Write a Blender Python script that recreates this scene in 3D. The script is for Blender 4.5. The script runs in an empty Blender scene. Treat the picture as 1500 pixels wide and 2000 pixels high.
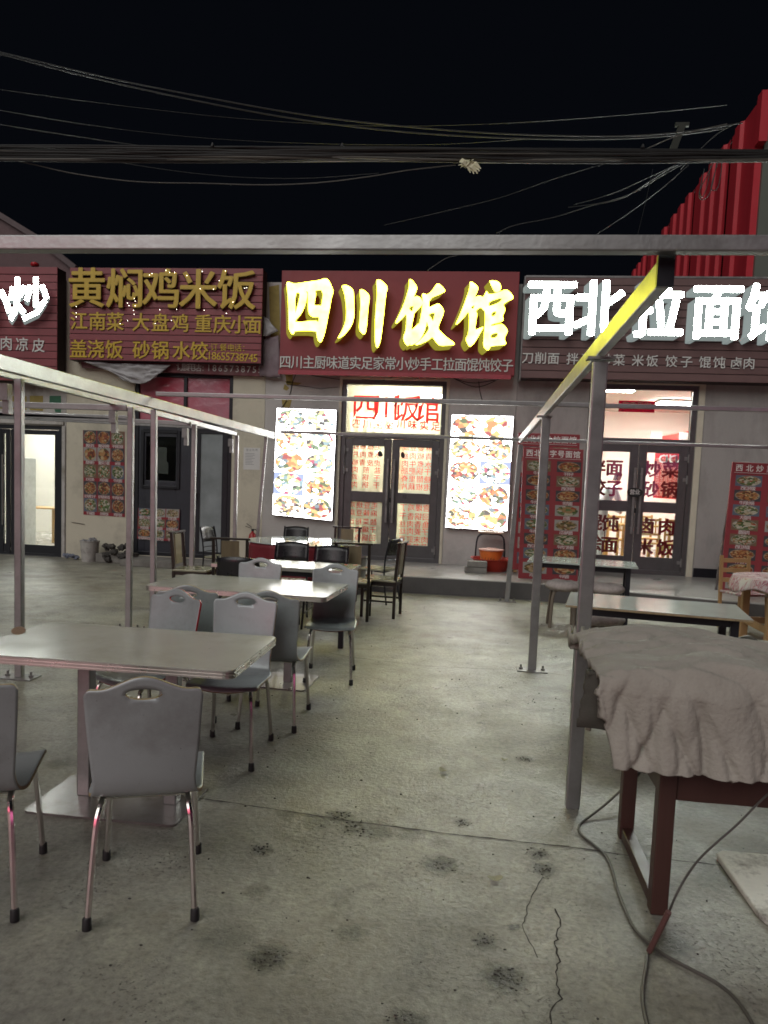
import bpy, bmesh, math, random
import numpy as np
from math import radians as R, sin, cos, pi
from mathutils import Vector, Matrix, noise
from mathutils.geometry import tessellate_polygon
random.seed(7)
SC = bpy.context.scene
COL = SC.collection
# ------------------------------------------------------------------ camera
FP, CX, CY, HC = 1437., 750., 1066., 1.57
def _basis(y, p, r):
    y, p, r = R(y), R(p), R(r)
    F = np.array([-sin(y)*cos(p), cos(y)*cos(p), -sin(p)])
    Rt = np.array([cos(y), sin(y), 0]); U = np.cross(Rt, F)
    return cos(r)*Rt+sin(r)*U, -sin(r)*Rt+cos(r)*U, F
RB, UB, FB = _basis(6.82, 4.73, 2.3)
cam = bpy.data.cameras.new('camera'); camo = bpy.data.objects.new('camera', cam); COL.objects.link(camo)
cam.sensor_fit = 'VERTICAL'; cam.sensor_height = 36; cam.lens = 36*FP/2000; cam.shift_y = 66/2000
cam.clip_start = .05; cam.clip_end = 500
M = Matrix.Identity(4)
for i in range(3):
    M[i][0] = RB[i]; M[i][1] = UB[i]; M[i][2] = -FB[i]
M.translation = (0, 0, HC); camo.matrix_world = M
SC.camera = camo
# ------------------------------------------------------------------ night sky, faint glow of the street behind the camera
w = bpy.data.worlds.new('World'); SC.world = w; w.use_nodes = True
bg = w.node_tree.nodes['Background']; bg.inputs[0].default_value = (.25, .32, .5, 1); bg.inputs[1].default_value = .005
def sun(name, direction, strength, ang, col):
    l = bpy.data.lights.new(name, 'SUN'); l.energy = strength; l.angle = R(ang); l.color = col
    o = bpy.data.objects.new(name, l); COL.objects.link(o)
    o.rotation_euler = Vector(direction).to_track_quat('-Z', 'Y').to_euler(); return o
sun('street_glow', (.30, .70, -.62), 1.02, 50, (1, .99, .95))
def lamp(name, loc, tgt, power, size, col):
    l = bpy.data.lights.new(name, 'AREA'); l.energy = power; l.size = size; l.color = col
    o = bpy.data.objects.new(name, l); COL.objects.link(o); o.location = loc
    o.rotation_euler = (Vector(tgt)-Vector(loc)).to_track_quat('-Z', 'Y').to_euler(); return o
lamp('added_red_tint', (-6.5, -5, 2.2), (-2, 3, 0), 40, 3.0, (1, .18, .30))  # area lamp added behind the camera, source unseen, to tint the lower left
lamp('added_pink_tint', (6.5, -4, 2.4), (2, 2.5, 0), 20, 3.0, (1, .22, .5))  # second added lamp with no visible source, for the pink tint lower right
vs = SC.view_settings; vs.view_transform = 'Standard'; vs.look = 'None'; vs.gamma = 1; vs.exposure = .56; vs.use_curve_mapping = False
SC.render.engine = 'CYCLES'
cy = SC.cycles; cy.use_denoising = True; cy.sample_clamp_indirect = 6; cy.max_bounces = 8; cy.transparent_max_bounces = 24
cy.filter_width = 1.7; cy.caustics_reflective = False; cy.caustics_refractive = False
# ------------------------------------------------------------------ pixel of the photograph -> point on a real plane
def ray(px, py): return (px-CX)/FP*RB-(py-CY)/FP*UB+FB
def onY(px, py, Y): d = ray(px, py); t = Y/d[1]; return (float(d[0]*t), float(HC+d[2]*t))
def onZ(px, py, Z=0.): d = ray(px, py); t = (Z-HC)/d[2]; return (float(d[0]*t), float(d[1]*t))
def onX(px, py, X): d = ray(px, py); t = X/d[0]; return (float(d[1]*t), float(HC+d[2]*t))
# ------------------------------------------------------------------ materials
def nmat(name):
    m = bpy.data.materials.new(name); m.use_nodes = True; return m, m.node_tree, m.node_tree.nodes['Principled BSDF']
def N(t, typ, **k):
    n = t.nodes.new(typ)
    for a, b in k.items():
        if a[0] == '_': n.inputs[int(a[1:]) if a[1:].isdigit() else a[1:].replace('_', ' ')].default_value = b
        else: setattr(n, a, b)
    return n
def ramp(t, stops, interp='LINEAR'):
    n = t.nodes.new('ShaderNodeValToRGB'); cr = n.color_ramp; cr.interpolation = interp
    while len(cr.elements) < len(stops): cr.elements.new(.5)
    for e, (p, c) in zip(cr.elements, stops): e.position = p; e.color = (c[0], c[1], c[2], 1) if hasattr(c, '__len__') else (c, c, c, 1)
    return n
def mat(name, col, rough=.6, metal=0., var=.15, scale=6., bump=.0, bscale=40., dirt=None, dscale=2., damt=.5, spec=.5, stretch=None, rvar=.12, specks=0., sscale=34.):
    """base colour broken up by noise, optional blotches of a dirt colour, roughness variation and bump"""
    m, t, p = nmat(name); L = t.links.new
    tc = N(t, 'ShaderNodeTexCoord'); oi = N(t, 'ShaderNodeObjectInfo')
    mp = N(t, 'ShaderNodeMapping'); L(tc.outputs['Object'], mp.inputs[0]); L(oi.outputs['Random'], mp.inputs['Location'])
    sc_ = N(t, 'ShaderNodeVectorMath', operation='SCALE'); L(oi.outputs['Random'], sc_.inputs[0]); sc_.inputs['Scale'].default_value = 31.7
    L(sc_.outputs[0], mp.inputs['Location'])
    if stretch: mp.inputs['Scale'].default_value = stretch
    n1 = N(t, 'ShaderNodeTexNoise', _Scale=scale, _Detail=8., _Roughness=.65); L(mp.outputs[0], n1.inputs['Vector'])
    r1 = ramp(t, [(.25, tuple(c*(1-var) for c in col)), (.75, tuple(min(1, c*(1+var)) for c in col))]); L(n1.outputs[0], r1.inputs[0])
    out = r1.outputs[0]
    if dirt:
        n2 = N(t, 'ShaderNodeTexNoise', _Scale=dscale, _Detail=10., _Roughness=.7); L(mp.outputs[0], n2.inputs['Vector'])
        r2 = ramp(t, [(.48, 0.), (.68, 1.)]); L(n2.outputs[0], r2.inputs[0])
        mm = N(t, 'ShaderNodeMath', operation='MULTIPLY'); L(r2.outputs[0], mm.inputs[0]); mm.inputs[1].default_value = damt
        mx = N(t, 'ShaderNodeMixRGB'); L(mm.outputs[0], mx.inputs[0]); L(out, mx.inputs[1]); mx.inputs[2].default_value = (*dirt, 1); out = mx.outputs[0]
    if specks:
        n5 = N(t, 'ShaderNodeTexNoise', _Scale=sscale, _Detail=4., _Roughness=.8); L(mp.outputs[0], n5.inputs['Vector']); r5 = ramp(t, [(.66, 0.), (.72, specks)]); L(n5.outputs[0], r5.inputs[0])
        m5 = N(t, 'ShaderNodeMixRGB'); L(r5.outputs[0], m5.inputs[0]); L(out, m5.inputs[1]); m5.inputs[2].default_value = (col[0]*.25, col[1]*.24, col[2]*.22, 1); out = m5.outputs[0]
    L(out, p.inputs['Base Color'])
    n3 = N(t, 'ShaderNodeTexNoise', _Scale=scale*2.3, _Detail=6.); L(mp.outputs[0], n3.inputs['Vector'])
    mr = N(t, 'ShaderNodeMapRange'); L(n3.outputs[0], mr.inputs[0]); mr.inputs[3].default_value = max(.02, rough-rvar); mr.inputs[4].default_value = min(1, rough+rvar)
    L(mr.outputs[0], p.inputs['Roughness'])
    p.inputs['Metallic'].default_value = metal; p.inputs['Specular IOR Level'].default_value = spec
    if bump:
        n4 = N(t, 'ShaderNodeTexNoise', _Scale=bscale, _Detail=8.); L(mp.outputs[0], n4.inputs['Vector'])
        b = N(t, 'ShaderNodeBump', _Strength=bump, _Distance=.01); L(n4.outputs[0], b.inputs['Height']); L(b.outputs[0], p.inputs['Normal'])
    return m
def emit(name, col, strength, vary=0., vscale=8.):
    m, t, p = nmat(name); L = t.links.new
    p.inputs['Base Color'].default_value = (*[min(.8, c) for c in col], 1); p.inputs['Roughness'].default_value = .4
    p.inputs['Emission Color'].default_value = (*col, 1); p.inputs['Emission Strength'].default_value = strength
    if vary:
        tc = N(t, 'ShaderNodeTexCoord'); n = N(t, 'ShaderNodeTexNoise', _Scale=vscale, _Detail=2.); L(tc.outputs['Object'], n.inputs['Vector'])
        mr = N(t, 'ShaderNodeMapRange'); L(n.outputs[0], mr.inputs[0]); mr.inputs[1].default_value = .3; mr.inputs[2].default_value = .7
        mr.inputs[3].default_value = strength*(1-vary); mr.inputs[4].default_value = strength*(1+vary); L(mr.outputs[0], p.inputs['Emission Strength'])
    return m
def vinyl(name, col, back=.8):
    m, t, p = nmat(name); L = t.links.new
    p.inputs['Base Color'].default_value = (*col, 1); p.inputs['Roughness'].default_value = .4
    tl = N(t, 'ShaderNodeBsdfTranslucent'); tl.inputs[0].default_value = (*[min(1, c*1.1) for c in col], 1)
    mx = N(t, 'ShaderNodeMixShader'); mx.inputs[0].default_value = back*.6; L(p.outputs[0], mx.inputs[1]); L(tl.outputs[0], mx.inputs[2]); L(mx.outputs[0], t.nodes['Material Output'].inputs[0]); return m
def glass_mat(name, tint=(.93, .96, .95), refl=.07, haze=0., hazecol=(.7, .72, .7)):
    m = bpy.data.materials.new(name); m.use_nodes = True; t = m.node_tree; t.nodes.clear(); L = t.links.new
    o = N(t, 'ShaderNodeOutputMaterial'); tr = N(t, 'ShaderNodeBsdfTransparent'); tr.inputs[0].default_value = (*tint, 1)
    gl = N(t, 'ShaderNodeBsdfGlossy'); gl.inputs['Roughness'].default_value = .03
    fr = N(t, 'ShaderNodeFresnel', _IOR=1.45); ad = N(t, 'ShaderNodeMath', operation='ADD'); L(fr.outputs[0], ad.inputs[0]); ad.inputs[1].default_value = refl-.04
    mx = N(t, 'ShaderNodeMixShader'); L(ad.outputs[0], mx.inputs[0]); L(tr.outputs[0], mx.inputs[1]); L(gl.outputs[0], mx.inputs[2])
    last = mx.outputs[0]
    if haze:
        df = N(t, 'ShaderNodeBsdfDiffuse'); df.inputs[0].default_value = (*hazecol, 1)
        tl = N(t, 'ShaderNodeBsdfTranslucent'); tl.inputs[0].default_value = (*hazecol, 1)
        a = N(t, 'ShaderNodeAddShader'); L(df.outputs[0], a.inputs[0]); L(tl.outputs[0], a.inputs[1])
        tc = N(t, 'ShaderNodeTexCoord'); n = N(t, 'ShaderNodeTexNoise', _Scale=3., _Detail=6.); L(tc.outputs['Object'], n.inputs['Vector'])
        mr = N(t, 'ShaderNodeMapRange'); L(n.outputs[0], mr.inputs[0]); mr.inputs[1].default_value = .3; mr.inputs[2].default_value = .75; mr.inputs[3].default_value = haze*.7; mr.inputs[4].default_value = min(1, haze*1.25)
        m2 = N(t, 'ShaderNodeMixShader'); L(mr.outputs[0], m2.inputs[0]); L(last, m2.inputs[1]); L(a.outputs[0], m2.inputs[2]); last = m2.outputs[0]
    L(last, o.inputs[0]); return m
# ------------------------------------------------------------------ mesh building
class MB:
    def __init__(s): s.v = []; s.f = []; s.mi = []; s.uv = []
    def add(s, vs_, fs, mi=0, uv=None):
        b = len(s.v); s.v += [tuple(map(float, q)) for q in vs_]
        for k, fc in enumerate(fs):
            s.f.append([b+i for i in fc]); s.mi.append(mi); s.uv.append(uv[k] if uv else None)
        return s
    def box(s, c, d, rz=0., mi=0, R3=None):
        x, y, z = [q/2 for q in d]
        P = [Vector((i*x, j*y, k*z)) for k in (-1, 1) for j in (-1, 1) for i in (-1, 1)]
        m = R3 if R3 is not None else Matrix.Rotation(rz, 3, 'Z')
        return s.add([m @ p+Vector(c) for p in P], [(0, 2, 3, 1), (4, 5, 7, 6), (0, 1, 5, 4), (2, 6, 7, 3), (0, 4, 6, 2), (1, 3, 7, 5)], mi)
    def lohi(s, a, b, mi=0): return s.box([(p+q)/2 for p, q in zip(a, b)], [abs(q-p) for p, q in zip(a, b)], mi=mi)
    def bar(s, a, b, w_, h_, mi=0, up=(0, 0, 1)):
        a, b = Vector(a), Vector(b); z = (b-a).normalized(); u = Vector(up)
        if abs(z.dot(u)) > .95: u = Vector((0, 1, 0))
        x = z.cross(u).normalized(); y = x.cross(z)
        return s.box((a+b)/2, (w_, h_, (b-a).length), R3=Matrix((x, y, z)).transposed(), mi=mi)
    def tube(s, pts, r, n=8, mi=0, cap=True, closed=False):
        P = [Vector(p) for p in pts]; K = len(P); rr = r if hasattr(r, '__len__') else [r]*K; vs_ = []; nx = None
        for i in range(K):
            tg = (P[(i+1) % K]-P[i-1]) if closed else (P[min(i+1, K-1)]-P[max(i-1, 0)])
            tg.normalize()
            if nx is None:
                nx = tg.cross(Vector((0, 0, 1)) if abs(tg.z) < .9 else Vector((1, 0, 0))).normalized()
            nx = (nx-tg*nx.dot(tg)).normalized(); ny = tg.cross(nx)
            vs_ += [P[i]+(nx*cos(2*pi*k/n)+ny*sin(2*pi*k/n))*rr[i] for k in range(n)]
        fs = []
        for i in range(K if closed else K-1):
            j = (i+1) % K
            fs += [(i*n+k, i*n+(k+1) % n, j*n+(k+1) % n, j*n+k) for k in range(n)]
        if cap and not closed: fs += [tuple(range(n))[::-1], tuple((K-1)*n+k for k in range(n))]
        return s.add(vs_, fs, mi)
    def lathe(s, prof, c=(0, 0, 0), n=24, mi=0, sx=1., sy=1., capb=True, capt=True):
        vs_ = []; fs = []
        for r, z in prof: vs_ += [(c[0]+r*sx*cos(2*pi*k/n), c[1]+r*sy*sin(2*pi*k/n), c[2]+z) for k in range(n)]
        for i in range(len(prof)-1): fs += [(i*n+k, i*n+(k+1) % n, (i+1)*n+(k+1) % n, (i+1)*n+k) for k in range(n)]
        if capb: fs.append(tuple(range(n))[::-1])
        if capt: fs.append(tuple((len(prof)-1)*n+k for k in range(n)))
        return s.add(vs_, fs, mi)
    def slab(s, loops, y0, y1, mi=0, shift=(0, 0), side=None):
        """loops in (x,z); prism from y0 (front) to y1 (back), back displaced by shift"""
        L3 = [[Vector((x, z, 0)) for x, z in lp] for lp in loops]; tr = tessellate_polygon(L3)
        fl = [p for lp in loops for p in lp]; n = len(fl)
        def fix(t3):
            a, b, c = (fl[i] for i in t3); ar = (b[0]-a[0])*(c[1]-a[1])-(c[0]-a[0])*(b[1]-a[1]); return t3 if ar > 0 else t3[::-1]
        tr = [fix(tuple(q)) for q in tr]
        s.add([(x, y0, z) for x, z in fl], tr, mi)
        sm = mi if side is None else side
        s.add([(x+shift[0], y1, z+shift[1]) for x, z in fl], [q[::-1] for q in tr], sm)
        o = 0
        for lp in loops:
            k = len(lp)
            s.add([(x, y0, z) for x, z in lp]+[(x+shift[0], y1, z+shift[1]) for x, z in lp], [(i, (i+1) % k, k+(i+1) % k, k+i) for i in range(k)], sm)
        return s
    def flat(s, pts, y0, y1, mi=0): return s.slab([pts], y0, y1, mi)
    def grid(s, fn, nu, nv, mi=0, uv=False):
        vs_ = [fn(i/nu, j/nv) for j in range(nv+1) for i in range(nu+1)]
        fs = [(j*(nu+1)+i, j*(nu+1)+i+1, (j+1)*(nu+1)+i+1, (j+1)*(nu+1)+i) for j in range(nv) for i in range(nu)]
        return s.add(vs_, fs, mi)
    def build(s, name, mats, parent=None, smooth=False, loc=None, rz=0., bevel=0., solid=0., angle=40, recalc=True):
        me = bpy.data.meshes.new(name); me.from_pydata(s.v, [], s.f)
        for m_ in (mats if isinstance(mats, (list, tuple)) else [mats]): me.materials.append(m_)
        me.polygons.foreach_set('material_index', s.mi)
        if any(u is not None for u in s.uv):
            ul = me.uv_layers.new(name='UVMap'); k = 0
            for fc, u in zip(s.f, s.uv):
                for i in range(len(fc)):
                    if u: ul.data[k].uv = u[i]
                    k += 1
        if recalc:
            bm = bmesh.new(); bm.from_mesh(me); bmesh.ops.remove_doubles(bm, verts=bm.verts, dist=1e-5); bmesh.ops.recalc_face_normals(bm, faces=bm.faces); bm.to_mesh(me); bm.free()
        o = bpy.data.objects.new(name, me); COL.objects.link(o)
        if smooth:
            for p in me.polygons: p.use_smooth = True
            try: me.set_sharp_from_angle(angle=R(angle))
            except Exception: pass
        if parent: o.parent = parent
        if loc: o.location = loc
        if rz: o.rotation_euler.z = rz
        if bevel:
            b = o.modifiers.new('Bevel', 'BEVEL'); b.width = bevel; b.segments = 2; b.limit_method = 'ANGLE'; b.angle_limit = R(40)
        if solid:
            b = o.modifiers.new('Solidify', 'SOLIDIFY'); b.thickness = solid; b.offset = 0
        return o
def tag(o, label=None, cat=None, group=None, kind=None):
    if label: o['label'] = label
    if cat: o['category'] = cat
    if group: o['group'] = group
    if kind: o['kind'] = kind
    return o
def thing(name, label, cat, loc=(0, 0, 0), rz=0., group=None):
    o = bpy.data.objects.new(name, None); COL.objects.link(o); o.location = loc; o.rotation_euler.z = rz
    o.empty_display_size = .1
    return tag(o, label, cat, group)
def dup(root, loc, rz=0., label=None, group=None):
    def cp(o, par):
        c = o.copy(); COL.objects.link(c)
        if par: c.parent = par
        for ch in kids.get(o, ()): cp(ch, c)
        return c
    kids = {}
    for o in COL.objects:
        if o.parent: kids.setdefault(o.parent, []).append(o)
    r = cp(root, None); r.location = loc; r.rotation_euler.z = rz
    if label: r['label'] = label
    if group: r['group'] = group
    return r
def rrect(x0, x1, z0, z1, r, n=4):
    P = []
    for cx_, cz, a in ((x1-r, z1-r, 0), (x0+r, z1-r, 90), (x0+r, z0+r, 180), (x1-r, z0+r, 270)):
        P += [(cx_+r*cos(R(a+90*k/n)), cz+r*sin(R(a+90*k/n))) for k in range(n+1)]
    return P
def catmull(P, n=6):
    P = [Vector(p) for p in P]; Q = [P[0]]+P+[P[-1]]; out = []
    for i in range(1, len(Q)-2):
        a, b, c, d = Q[i-1:i+3]
        for k in range(n):
            t_ = k/n; out.append(.5*((2*b)+(c-a)*t_+(2*a-5*b+4*c-d)*t_*t_+(3*b-a-3*c+d)*t_**3))
    out.append(P[-1]); return out
def chaikin(P, it=1):
    for _ in range(it):
        Q = []
        for i in range(len(P)):
            a, b = P[i], P[(i+1) % len(P)]
            Q += [(a[0]*.75+b[0]*.25, a[1]*.75+b[1]*.25), (a[0]*.25+b[0]*.75, a[1]*.25+b[1]*.75)]
        P = Q
    return P
# ------------------------------------------------------------------ lettering: glyph outlines of the built-in font
_g = {}
_dg = bpy.context.evaluated_depsgraph_get()
_tc = bpy.data.curves.new('glyph', 'FONT'); _to = bpy.data.objects.new('glyph', _tc); COL.objects.link(_to)
_tc.align_x = 'CENTER'; _tc.resolution_u = 2
def _raw(ch, b):
    _tc.body = ch; _tc.offset = b; bpy.context.view_layer.update()
    e = _to.evaluated_get(bpy.context.evaluated_depsgraph_get()); me = e.to_mesh()
    vs_ = [(v.co.x, v.co.y) for v in me.vertices]; fs = [tuple(p.vertices) for p in me.polygons]
    e.to_mesh_clear(); return vs_, fs
_rv, _ = _raw('国', 0.)
_gh = max(v[1] for v in _rv)-min(v[1] for v in _rv); _gc = (max(v[1] for v in _rv)+min(v[1] for v in _rv))/2; _gk = .92/_gh
def glyph(ch, b=0.):
    k = (ch, b)
    if k not in _g:
        vs_, fs = _raw(ch, b); vs_ = [(x*_gk, (y-_gc)*_gk) for x, y in vs_]
        key = {}; mp = []; nv = []
        for x, y in vs_:
            q = (round(x, 5), round(y, 5))
            if q not in key: key[q] = len(nv); nv.append((x, y))
            mp.append(key[q])
        fs = [tuple(mp[i] for i in f) for f in fs]; fs = [f for f in fs if len(set(f)) == len(f)]
        F2 = []
        for f in fs:
            ar = sum(nv[f[i]][0]*nv[f[(i+1) % len(f)]][1]-nv[f[(i+1) % len(f)]][0]*nv[f[i]][1] for i in range(len(f)))
            F2.append(f if ar > 0 else f[::-1])
        ec = {}
        for f in F2:
            for i in range(len(f)): ec[(f[i], f[(i+1) % len(f)])] = 1
        bd = [e for e in ec if (e[1], e[0]) not in ec]
        _g[k] = (nv, F2, bd)
    return _g[k]
def put_glyph(mb, ch, c, h, b=0., depth=0., sx=1., mirror=False, shift=(0, 0), side=0, fat=0.):
    if fat:
        for k_, (dx, dz) in enumerate(((-1, 0), (1, 0), (0, .6), (0, -.6), (-.7, -.4), (.7, .4))): put_glyph(mb, ch, (c[0]+dx*fat*h, c[1]+.0012*(k_+1), c[2]+dz*fat*h), h, b, depth, sx, mirror, shift, side)
    """glyph standing on a plane facing -Y, centre c=(x,y,z), em height h"""
    nv, fs, bd = glyph(ch, b); k = -1 if mirror else 1
    P = [(c[0]+x*h*sx*k, c[1], c[2]+y*h) for x, y in nv]
    mb.add(P, fs)
    if depth:
        Q = [(x+shift[0], y+depth, z+shift[1]) for x, y, z in P]; n = len(P)
        mb.add(P+Q, [(e[1], e[0], n+e[0], n+e[1]) for e in bd], side)
        mb.add(Q, [f[::-1] for f in fs], side)
def letters(parent, s, xs, ys, hpx, Y, mats, depth=.02, b=.0, sx=1., name='letter', shift=(0, 0), side=0, joined=False, mirror=False, fat=0.):
    """one mesh per character; xs = pixel centres (list, or (first, last)); ys = (first, last)"""
    ch = [c for c in s]
    if len(xs) == 2 and len(ch) != 2 or (len(ch) == 2 and len(xs) == 2 and False):
        n = len(ch); xs = [xs[0]+(xs[1]-xs[0])*i/max(1, n-1) for i in range(n)]
    mbj = MB(); out = []
    for c, x in zip(ch, xs):
        if c == ' ': continue
        y = ys[0]+(ys[1]-ys[0])*((x-xs[0])/max(1e-6, (xs[-1]-xs[0]))) if len(xs) > 1 else ys[0]
        X, Z = onY(x, y, Y); h = (onY(x, y-hpx/2, Y)[1]-onY(x, y+hpx/2, Y)[1])
        mb = mbj if joined else MB()
        put_glyph(mb, c, (X, Y, Z), h, b, depth, sx, mirror, shift, side, fat)
        if not joined: out.append(mb.build(name, mats, parent, recalc=False))
    if joined and mbj.v: out.append(mbj.build(name, mats, parent, recalc=False))
    return out
# ------------------------------------------------------------------ shared materials
FY = 12.7
G = {}
G['wall_cream'] = mat('painted_wall_cream', (.56, .52, .42), .8, var=.06, scale=2, bump=.25, bscale=25, dirt=(.16, .14, .12), dscale=1.1, damt=.45)
G['wall_lilac'] = mat('painted_wall_grey', (.45, .425, .41), .75, var=.07, scale=2, bump=.25, bscale=25, dirt=(.20, .185, .18), dscale=.9, damt=.5)
G['wall_grey'] = mat('painted_wall_stained', (.33, .31, .30), .8, var=.09, scale=1.6, bump=.3, bscale=25, dirt=(.14, .125, .12), dscale=1.3, damt=.55, stretch=(1, 1, .45))
G['wall_white'] = mat('flaking_wall_white', (.46, .44, .42), .8, var=.1, scale=3, bump=.5, bscale=20, dirt=(.17, .15, .10), dscale=2.6, damt=.7)
G['interior'] = mat('interior_plaster', (.78, .75, .68), .7, var=.03, scale=2, bump=.05)
G['interior_cream'] = mat('interior_plaster_cream', (.80, .76, .58), .7, var=.03, scale=2)
G['tile'] = mat('interior_floor_tile', (.45, .43, .40), .25, var=.15, scale=3)
G['steel'] = mat('galvanised_steel', (.32, .32, .32), .38, .75, var=.18, scale=5, bump=.08, bscale=60, dirt=(.20, .19, .18), dscale=3.5, damt=.5, stretch=(1, 1, 1))
G['steel_dark'] = mat('dull_steel', (.25, .24, .24), .5, .6, var=.25, scale=7, dirt=(.10, .09, .08), dscale=4, damt=.6)
G['chrome'] = mat('chrome_tube', (.62, .60, .57), .17, 1., var=.12, scale=12, rvar=.08)
G['rubber'] = mat('black_rubber', (.012, .012, .013), .6)
G['alu'] = mat('aluminium_frame', (.115, .11, .115), .4, .5, var=.12, scale=6, bump=.03)
G['black_frame'] = mat('black_door_frame', (.014, .015, .02), .35, .2, var=.2)
G['silver_paint'] = mat('silver_grey_laminate', (.345, .38, .39), .38, .2, var=.08, scale=3, bump=.05, bscale=50, dirt=(.21, .215, .21), dscale=3.5, damt=.6, specks=.6)
G['ply_edge'] = mat('worn_plywood_edge', (.30, .23, .13), .5, var=.3, scale=30)
G['table_top'] = mat('grey_laminate_table_top', (.47, .47, .43), .2, .1, var=.06, scale=3, bump=.02, dirt=(.33, .32, .28), dscale=2.2, damt=.6, rvar=.08, specks=.35, sscale=22)
G['table_edge'] = mat('ribbed_aluminium_edge', (.52, .50, .47), .3, .9, var=.15)
G['black_metal'] = mat('black_painted_metal', (.018, .018, .024), .35, .3, var=.3)
G['black_ply'] = mat('black_lacquered_ply', (.016, .015, .018), .3, var=.25, scale=8)
G['mint'] = mat('pale_green_table_top', (.42, .47, .44), .14, .1, var=.05, rvar=.05)
G['wood'] = mat('brown_varnished_wood', (.055, .024, .019), .45, var=.3, scale=5, stretch=(1, 1, .12), bump=.08, bscale=30)
G['wood_light'] = mat('light_wood', (.34, .20, .09), .45, var=.25, scale=5, stretch=(1, 1, .15))
G['red_vinyl'] = mat('red_banner_vinyl', (.25, .032, .040), .5, var=.1, scale=4, dirt=(.11, .02, .025), dscale=2, damt=.3)
G['maroon_slat'] = mat('maroon_wall_panel', (.25, .050, .062), .45, var=.1, scale=3, dirt=(.15, .04, .045), dscale=2, damt=.4)
G['brown_slat'] = mat('brown_wall_panel', (.155, .088, .086), .5, var=.1, scale=3, dirt=(.09, .05, .05), dscale=2, damt=.4)
G['slat_gap'] = mat('panel_backing', (.03, .013, .015), .7)
G['gold'] = mat('gold_acrylic', (.56, .37, .025), .35, var=.08)
G['gold_side'] = mat('gold_letter_side', (.10, .07, .02), .4)
G['silver_letter'] = mat('silver_acrylic', (.66, .66, .64), .35, var=.06)
G['white_print'] = mat('white_print', (.72, .70, .68), .5, var=.03)
G['dark_side'] = mat('dark_letter_side', (.05, .03, .03), .5)
G['clear_glass'] = glass_mat('clear_glass')
G['cream_glass'] = glass_mat('steamed_glass', haze=.30, hazecol=(.80, .76, .60))
G['frost_glass'] = glass_mat('frosted_door_glass', haze=.92, hazecol=(.28, .30, .31))
G['red_text'] = vinyl('red_window_lettering', (.75, .03, .03))
G['maroon_text'] = vinyl('maroon_window_lettering', (.26, .008, .016), .28)
G['paper'] = mat('white_paper', (.62, .61, .60), .7, var=.04)
G['stone'] = mat('cast_concrete_block', (.20, .19, .175), .85, var=.2, scale=9, bump=.4, bscale=40, dirt=(.09, .08, .07), damt=.6)
G['roof_metal'] = mat('dull_roof_sheet', (.10, .065, .07), .6, var=.15)
G['cable'] = mat('black_cable_sheath', (.010, .010, .010), .5, var=.3, scale=20)
G['cable_grey'] = mat('grey_cable_sheath', (.085, .08, .07), .5, var=.2, scale=10)
G['yellow_lit'] = emit('lit_yellow_acrylic', (1., .95, .062), 9., vary=.35, vscale=5)
G['yellow_side'] = emit('yellow_acrylic_side', (.21, .19, .02), .8)
G['white_lit'] = emit('lit_white_acrylic', (.93, 1., .93), 46.)
G['white_side'] = emit('white_acrylic_side', (.17, .20, .195), .8)
G['tube_lit'] = emit('lit_lamp_diffuser', (1., .97, .90), 70.)
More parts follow.
